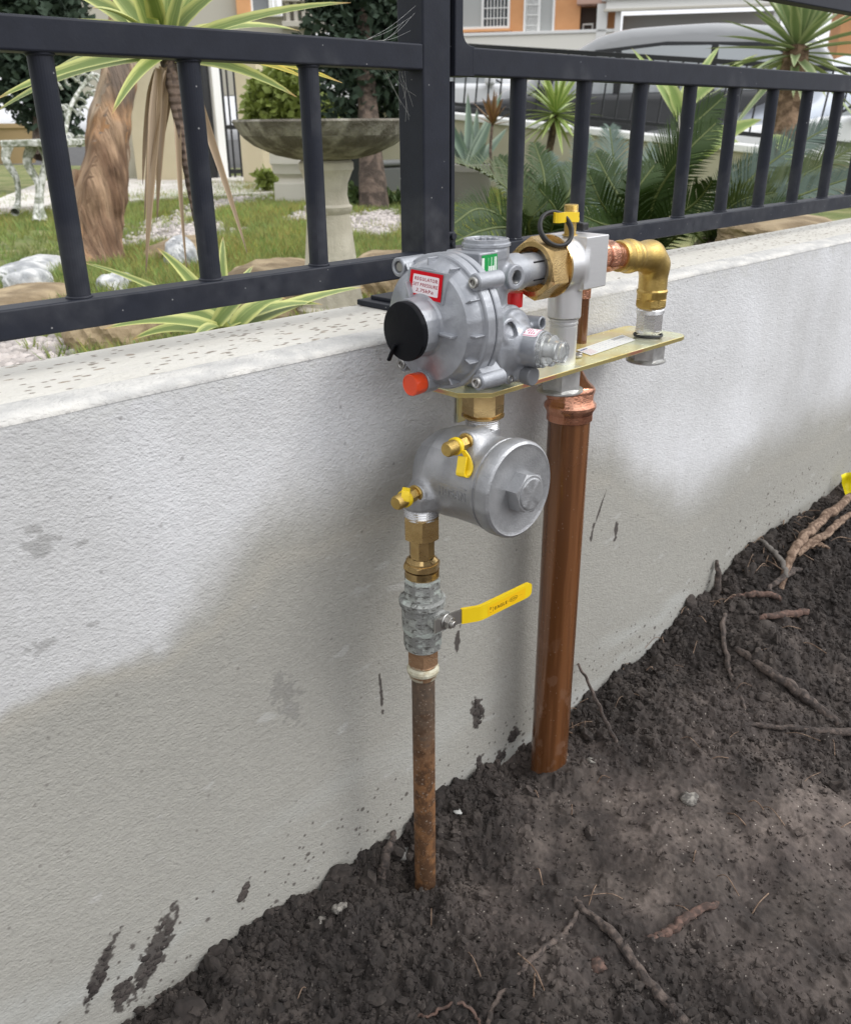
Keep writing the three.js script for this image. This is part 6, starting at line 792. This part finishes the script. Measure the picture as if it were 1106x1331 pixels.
// ---- cycads: every frond is a rachis with rows of stiff leaflets
M.cycad = mat([0.03, 0.056, 0.011], 0.5, 0, { specularIntensity: 0.5 }); M.cycadOlive = mat([0.055, 0.082, 0.014], 0.5, 0, { transmission: 0.08, thickness: 0 }); M.cycadGrey = mat([0.075, 0.115, 0.09], 0.6); M.rachis = mat([0.1, 0.125, 0.03], 0.6);
function frond(t, pts, L, m, { face = V(-0.6, 0.45, 0.66), vee = 0.3, gap = 0.0092, lw = 0.0088 } = {}) {
  const curve = new THREE.CatmullRomCurve3(pts), len = curve.getLength(), n = Math.floor(len / gap), geos = [], pos = [];
  for (let i = 2; i <= n; i++) {
    const u = i / n, q = curve.getPointAt(u), d = curve.getTangentAt(u), s = d.clone().cross(face).normalize(), nn = s.clone().cross(d).normalize(), l = L * Math.pow(Math.sin(Math.PI * (0.1 + 0.88 * u)), 0.6) * rnd(0.9, 1.08);
    for (const e of [-1, 1]) { const dir = s.clone().multiplyScalar(e).addScaledVector(d, 0.75 + 0.5 * u).addScaledVector(nn, vee + N3(0.16)).normalize(), w = d.clone().multiplyScalar(lw / 2), a = q.clone(), mid = a.clone().addScaledVector(dir, l * 0.6), tip = a.clone().addScaledVector(dir, l).addScaledVector(UPY, -l * 0.1); for (const v of [a.clone().add(w), a.clone().sub(w), mid.clone().sub(w), a.clone().add(w), mid.clone().sub(w), mid.clone().add(w), mid.clone().add(w), mid.clone().sub(w), tip]) pos.push(v.x, v.y, v.z); }
  }
  const g = new THREE.BufferGeometry(); g.setAttribute('position', new THREE.Float32BufferAttribute(pos, 3)); g.computeVertexNormals();
  const f = part(t, 'frond', g, m); part(f, 'rachis', taperTube(pts, [0.006, 0.005, 0.0025], 26, 6), M.rachis);
}
seed = 29;
const bulb = (p, r) => rev(V(p.x, p.y - 0.3, p.z), UPY, [[0, 0], [r, 0], [r * 1.1, 0.15], [r, 0.28], [r * 0.6, 0.34], [0, 0.36]], 24);
{ const b = V(2.429, -0.242, -1.281), t = thing('cycad', 'dark green cycad palm with arching fronds just right of the fence post', 'cycad', b); part(t, 'trunk', bulb(b, 0.1), M.bark);
  frond(t, [b, V(2.348, -0.034, -1.334), V(2.219, 0.057, -1.362), V(2.088, 0.091, -1.358)], 0.13, M.cycadOlive, { face: V(-0.35, 0.8, 0.3) }); frond(t, [b, V(2.227, -0.089, -1.266), V(2.014, -0.030, -1.204), V(1.874, -0.061, -1.168)], 0.12, M.cycad); frond(t, [b, V(2.157, -0.100, -1.175), V(1.927, -0.078, -1.107), V(1.779, -0.100, -1.084)], 0.11, M.cycad);
  frond(t, [b, V(2.539, -0.070, -1.432), V(2.616, 0.024, -1.566), V(2.669, 0.085, -1.704)], 0.12, M.cycad); frond(t, [b, V(2.574, -0.071, -1.398), V(2.689, 0.036, -1.504), V(2.780, 0.129, -1.624)], 0.12, M.cycad); frond(t, [b, V(2.515, -0.086, -1.293), V(2.566, -0.015, -1.288), V(2.694, 0.065, -1.365)], 0.12, M.cycad); frond(t, [b, V(2.188, -0.111, -1.139), V(2.038, -0.049, -1.018), V(2.003, 0.005, -0.932)], 0.12, M.cycad, { face: V(-0.5, 0.6, 0.6) }); frond(t, [b, V(2.316, -0.112, -1.166), V(2.262, -0.047, -1.106), V(2.162, 0.024, -1.095)], 0.11, M.cycad);
  frond(t, [b, V(2.840, -0.097, -1.581), V(3.047, 0.001, -1.744), V(3.146, 0.084, -1.851)], 0.15, M.cycadGrey); frond(t, [b, V(2.877, -0.075, -1.558), V(3.113, 0.015, -1.689), V(3.155, 0.040, -1.815)], 0.13, M.cycadGrey); }
{ const b = V(2.858, -0.274, -1.152), t = thing('cycad', 'large cycad palm with long upright fronds behind the middle of the right fence panel', 'cycad', b); part(t, 'trunk', bulb(b, 0.11), M.bark);
  frond(t, [b, V(2.958, -0.031, -1.204), V(3.083, 0.147, -1.192), V(3.231, 0.279, -1.130)], 0.15, M.cycad, { face: V(-0.7, 0.2, 0.7) }); frond(t, [b, V(2.857, -0.049, -1.138), V(2.885, 0.102, -1.052), V(2.990, 0.197, -1.009)], 0.14, M.cycad, { face: V(-0.7, 0.2, 0.7) });
  frond(t, [b, V(2.865, -0.082, -1.262), V(2.942, 0.002, -1.391), V(3.023, 0.092, -1.520)], 0.14, M.cycad, { face: V(-0.7, 0.3, 0.6) }); frond(t, [b, V(2.737, -0.122, -1.209), V(2.632, -0.044, -1.206), V(2.631, 0.037, -1.257)], 0.13, M.cycad, { face: V(-0.7, 0.3, 0.6) }); frond(t, [b, V(2.698, -0.088, -1.116), V(2.637, -0.009, -1.072), V(2.705, 0.071, -1.055)], 0.13, M.cycad, { face: V(-0.7, 0.3, 0.6) }); frond(t, [b, V(2.653, -0.136, -1.131), V(2.521, -0.101, -1.128), V(2.396, -0.064, -1.118)], 0.12, M.cycad);
  frond(t, [b, V(3.293, -0.101, -1.597), V(3.511, 0.029, -1.769), V(3.635, 0.182, -1.894)], 0.2, M.cycadGrey, { face: V(-0.7, 0.1, 0.7) }); frond(t, [b, V(3.355, -0.126, -1.522), V(3.599, -0.003, -1.665), V(3.752, 0.104, -1.734)], 0.17, M.cycadGrey, { face: V(-0.7, 0.1, 0.7) }); frond(t, [b, V(3.239, -0.124, -1.634), V(3.423, 0.030, -1.854), V(3.539, 0.164, -1.976)], 0.17, M.cycadGrey, { face: V(-0.7, 0.1, 0.7) });
  frond(t, [b, V(2.781, -0.113, -1.022), V(2.772, -0.039, -0.924), V(2.730, 0.029, -0.854)], 0.13, M.cycad); frond(t, [b, V(2.684, -0.150, -0.941), V(2.623, -0.116, -0.869), V(2.463, -0.085, -0.738)], 0.11, M.cycad); frond(t, [b, V(2.394, -0.157, -0.912), V(2.172, -0.124, -0.843), V(2.050, -0.126, -0.807)], 0.1, M.cycad); }
{ const b = V(3.334, -0.264, -1.155), t = thing('cycad', 'cycad palm with low spreading fronds behind the right end of the fence', 'cycad', b); part(t, 'trunk', bulb(b, 0.1), M.bark);
  frond(t, [b, V(3.461, -0.069, -1.152), V(3.625, 0.069, -1.078), V(3.829, 0.193, -0.958)], 0.15, M.cycadGrey); frond(t, [b, V(3.360, -0.103, -1.077), V(3.539, -0.009, -0.962), V(3.752, 0.111, -0.830)], 0.14, M.cycadOlive); frond(t, [b, V(3.270, -0.134, -0.993), V(3.464, -0.043, -0.862), V(3.639, 0.021, -0.732)], 0.13, M.cycadGrey); frond(t, [b, V(3.510, -0.091, -1.243), V(3.609, 0.009, -1.208), V(3.706, 0.066, -1.149)], 0.13, M.cycad); frond(t, [b, V(3.139, -0.162, -0.951), V(3.239, -0.099, -0.893), V(3.329, -0.066, -0.826)], 0.12, M.cycad); frond(t, [b, V(3.112, -0.171, -1.122), V(3.014, -0.109, -1.103), V(2.893, -0.074, -1.089)], 0.11, M.cycadOlive); frond(t, [b, V(3.279, -0.156, -1.122), V(3.268, -0.073, -1.032), V(3.269, -0.035, -0.903)], 0.12, M.cycadOlive); frond(t, [b, V(3.664, -0.105, -1.237), V(3.934, -0.024, -1.178), V(4.036, -0.004, -1.093)], 0.14, M.cycad); }
// ------------------------------------------------------------------ roots, sticks and pebbles in the soil
M.root = mat([1, 1, 1], 0.92, 0, { map: mottle([0.045, 0.036, 0.032], [0.13, 0.1, 0.085], { size: 0.06, cells: 10 }), bumpMap: grain(0.03, 14, 4), bumpScale: 0.0012 });
M.rootPale = mat([1, 1, 1], 0.9, 0, { map: mottle([0.12, 0.075, 0.05], [0.3, 0.21, 0.15], { size: 0.06, cells: 10 }), bumpMap: grain(0.03, 14, 4), bumpScale: 0.0012 });
M.rootRed = mat([1, 1, 1], 0.9, 0, { map: mottle([0.06, 0.04, 0.033], [0.15, 0.09, 0.07], { size: 0.05, cells: 10 }) });
seed = 51;
const onSoil = (list, up) => list.map(([x, z], i) => V(x, soilY(x, z, false) + (Array.isArray(up) ? up[i] : up), z));
const root = (label, pts, r, m = M.root, name = 'root') => { const c = new THREE.CatmullRomCurve3(pts), q = c.getPoints(Math.max(10, pts.length * 5)).map((p, i, a) => i && i < a.length - 1 ? p.add(V(N3(0.0018), N3(0.0014) - 0.0018, N3(0.0018))) : p.add(V(0, -0.003, 0))); return solo(name, label, name === 'twig' ? 'twig' : 'root', taperTube(q, r, q.length * 3, 9, 0.26, 17), m, { p: pts[0] }); };
root('long dark root running down to the bottom edge of the photo, right of centre', onSoil([[0.662, 0.222], [0.653, 0.237], [0.641, 0.293], [0.622, 0.354], [0.61, 0.411], [0.6, 0.45]], [0.0, 0.004, 0.005, 0.005, 0.004, 0.002]), [0.0035, 0.0052, 0.0056, 0.0058, 0.0058]);
root('thinner forked root curving to the lower left from the long dark root', onSoil([[0.645, 0.238], [0.61, 0.246], [0.561, 0.248], [0.512, 0.247], [0.477, 0.256], [0.455, 0.268]], [0.003, 0.005, 0.004, 0.004, 0.003, 0.002]), [0.0025, 0.0035, 0.0036, 0.0036, 0.003]);
root('fine pinkish rootlet near the bottom edge, left of the forked root', onSoil([[0.425, 0.2], [0.435, 0.209], [0.461, 0.228], [0.463, 0.25], [0.459, 0.262]], [0.003, 0.006, 0.007, 0.005, 0.001]), [0.0014, 0.0018, 0.0014], M.rootRed);
root('short thick reddish root stub lying right of the long dark root', onSoil([[0.668, 0.318], [0.69, 0.329], [0.715, 0.335], [0.751, 0.346], [0.765, 0.349]], [0.001, 0.004, 0.006, 0.005, 0.002]), [0.0045, 0.0056, 0.005, 0.0032], M.rootRed);
root('thin dark twig leaning against the wall right of the copper pipe', [V(0.948, -0.548, 0.005), V(0.935, -0.58, 0.045), V(0.918, -0.612, 0.09), V(0.902, soilY(0.902, 0.132, false), 0.132)], [0.0018, 0.0026, 0.0028, 0.002], M.root, 'twig');
root('dark upright root standing against the wall at the edge of the soil', [V(1.353, -0.518, 0.004), V(1.35, -0.545, 0.012), V(1.338, -0.585, 0.02), V(1.33, soilY(1.33, 0.035, false) - 0.01, 0.035)], [0.003, 0.0062, 0.0066, 0.005]);
root('dark wiry root trailing down from the upright root across the soil', onSoil([[1.33, 0.045], [1.282, 0.065], [1.21, 0.12], [1.148, 0.181], [1.12, 0.2]], [0.0, 0.006, 0.006, 0.004, 0.0]), [0.004, 0.0045, 0.004, 0.0025]);
root('long pale tan root along the foot of the wall at the far right', [V(1.44, soilY(1.44, 0.09, false), 0.09), V(1.5, -0.54, 0.076), V(1.556, -0.53, 0.066), V(1.625, -0.525, 0.06), V(1.718, -0.52, 0.056), V(1.82, -0.52, 0.05)], [0.006, 0.0085, 0.0095, 0.009, 0.008], M.rootPale);
root('second pale root beside the long tan one at the far right', [V(1.53, -0.545, 0.075), V(1.57, -0.535, 0.078), V(1.623, -0.532, 0.085), V(1.704, -0.53, 0.08), V(1.76, -0.528, 0.082)], [0.005, 0.0075, 0.007, 0.005], M.rootPale);
root('short forked side root below the pale tan roots', [V(1.55, -0.54, 0.07), V(1.58, -0.536, 0.09), V(1.6, -0.545, 0.105)], [0.0055, 0.004, 0.002], M.rootPale);
root('grey dry twig sticking up against the wall left of the pale roots', [V(1.513, -0.53, 0.008), V(1.495, -0.535, 0.04), V(1.475, -0.548, 0.075), V(1.46, -0.56, 0.09)], [0.003, 0.0045, 0.005, 0.004], mat([0.16, 0.145, 0.13], 0.9), 'twig');
root('short reddish root lying level below the pale roots', onSoil([[1.35, 0.04], [1.375, 0.062], [1.405, 0.095], [1.41, 0.105]], [0.004, 0.01, 0.009, 0.004]), [0.004, 0.006, 0.005], M.rootRed);
root('reddish brown bent root on the dark soil at the right', onSoil([[1.33, 0.105], [1.344, 0.112], [1.408, 0.142], [1.42, 0.152]], [0.004, 0.01, 0.011, 0.004]), [0.004, 0.0065, 0.006], M.rootRed);
root('brown root pointing up to the right above the bent reddish one', onSoil([[1.40, 0.08], [1.43, 0.083], [1.50, 0.085], [1.53, 0.086]], [0.003, 0.009, 0.01, 0.004]), [0.004, 0.006, 0.005], M.root);
root('long straight root lying level near the right edge of the photo', onSoil([[1.085, 0.2], [1.115, 0.228], [1.157, 0.272], [1.211, 0.32], [1.24, 0.345]], [0.002, 0.005, 0.007, 0.008, 0.006]), [0.003, 0.0045, 0.006, 0.0065], M.root);
root('dark ridge-like root curving through the loose soil at the right', onSoil([[1.25, 0.11], [1.238, 0.145], [1.23, 0.206], [1.226, 0.258], [1.222, 0.3]], [0.003, 0.008, 0.009, 0.008, 0.004]), [0.005, 0.0075, 0.008, 0.006]);
root('dark root loop at the foot of the wall left of the narrow pipe', [V(0.572, -0.628, 0.004), V(0.552, -0.632, 0.014), V(0.535, -0.646, 0.024), V(0.522, -0.664, 0.03), V(0.51, soilY(0.51, 0.045, false) - 0.004, 0.045)], [0.003, 0.006, 0.0065, 0.005]);
{ const g = []; for (let k = 0; k < 130; k++) { const wallSide = k < 70, x = wallSide ? (k < 30 ? rnd(1.45, 1.75) : rnd(0.85, 1.5)) : rnd(0.3, 1.7), z = wallSide ? rnd(0.004, 0.05) : rnd(0.03, 0.42), a = rnd(6.28), l = rnd(0.015, 0.06), y = soilY(x, z, false); g.push(tube([V(x, y - 0.002, z), V(x + l * 0.4 * Math.cos(a), y + rnd(0.003, 0.014), Math.max(0.002, z + l * 0.4 * Math.sin(a))), V(x + l * Math.cos(a), y + rnd(-0.002, 0.008), Math.max(0.002, z + l * Math.sin(a)))], rnd(0.0005, 0.0011), 8, 4)); } solo('rootlets', 'fine broken rootlets scattered in the soil', 'root', g, M.rootPale, { kind: 'stuff' }); }
{ // pebbles
  M.pebble = mat([1, 1, 1], 0.9, 0, { map: mottle([0.12, 0.11, 0.1], [0.3, 0.28, 0.25], { size: 0.03, cells: 8 }), bumpMap: grain(0.02, 12, 4), bumpScale: 0.001 });
  const peb = (label, x, z, r, flat = 0.7, m = M.pebble) => { const g = lumpGeo(r, 3, 0.7); g.scale(1, flat, 1); const y = soilY(x, z, false) + r * 0.35; g.translate(x, y, z); solo('pebble', label, 'pebble', g, m, { p: V(x, y - r * 0.35, z) }); };
  peb('small pale pebble in the crumbly soil near the wall, left of the narrow pipe', 0.419, 0.047, 0.0075); peb('flaky whitish stone just right of the small pale pebble near the wall', 0.443, 0.052, 0.009, 0.5);
  peb('pale lump of concrete at the foot of the wall beside the narrow pipe', 0.58, 0.011, 0.011, 0.8, mat([0.26, 0.25, 0.235], 0.95));
  peb('cream stone half buried in the middle of the trodden soil, right of the copper pipe', 0.885, 0.24, 0.011, 0.7); peb('little pale stone near the foot of the thick copper pipe', 0.86, 0.098, 0.005);
  peb('reddish stone fragment by the long dark root', 0.6, 0.3, 0.008, 0.7, M.rootRed);
  peb('white sliver of stone by the wall between the two pipes', 0.655, 0.035, 0.006, 0.4, mat([0.42, 0.42, 0.4], 0.8));
}
{ // yellow scrap
  const p = V(1.86, -0.515, 0.04), g = new THREE.PlaneGeometry(0.05, 0.045, 12, 12), q = g.attributes.position; for (let i = 0; i < q.count; i++) q.setZ(i, 0.02 * (fbm(q.getX(i) * 60 + 3, q.getY(i) * 60, 3) - 0.5) + 0.01 * Math.sin(q.getX(i) * 120)); const th = g.clone(), tp = th.attributes.position; for (let i = 0; i < tp.count; i++) tp.setZ(i, tp.getZ(i) + 0.0012); g.computeVertexNormals(); th.computeVertexNormals();
  for (const e of [g, th]) { e.rotateY(-0.8); e.rotateX(-0.4); e.translate(p.x, p.y + 0.012, p.z); }
  solo('yellow_scrap', 'crumpled bright yellow plastic scrap by the wall at the right edge', 'scrap', [g, th], mat([0.85, 0.72, 0.01], 0.45), { p });
}
renderer.render(scene, camera);
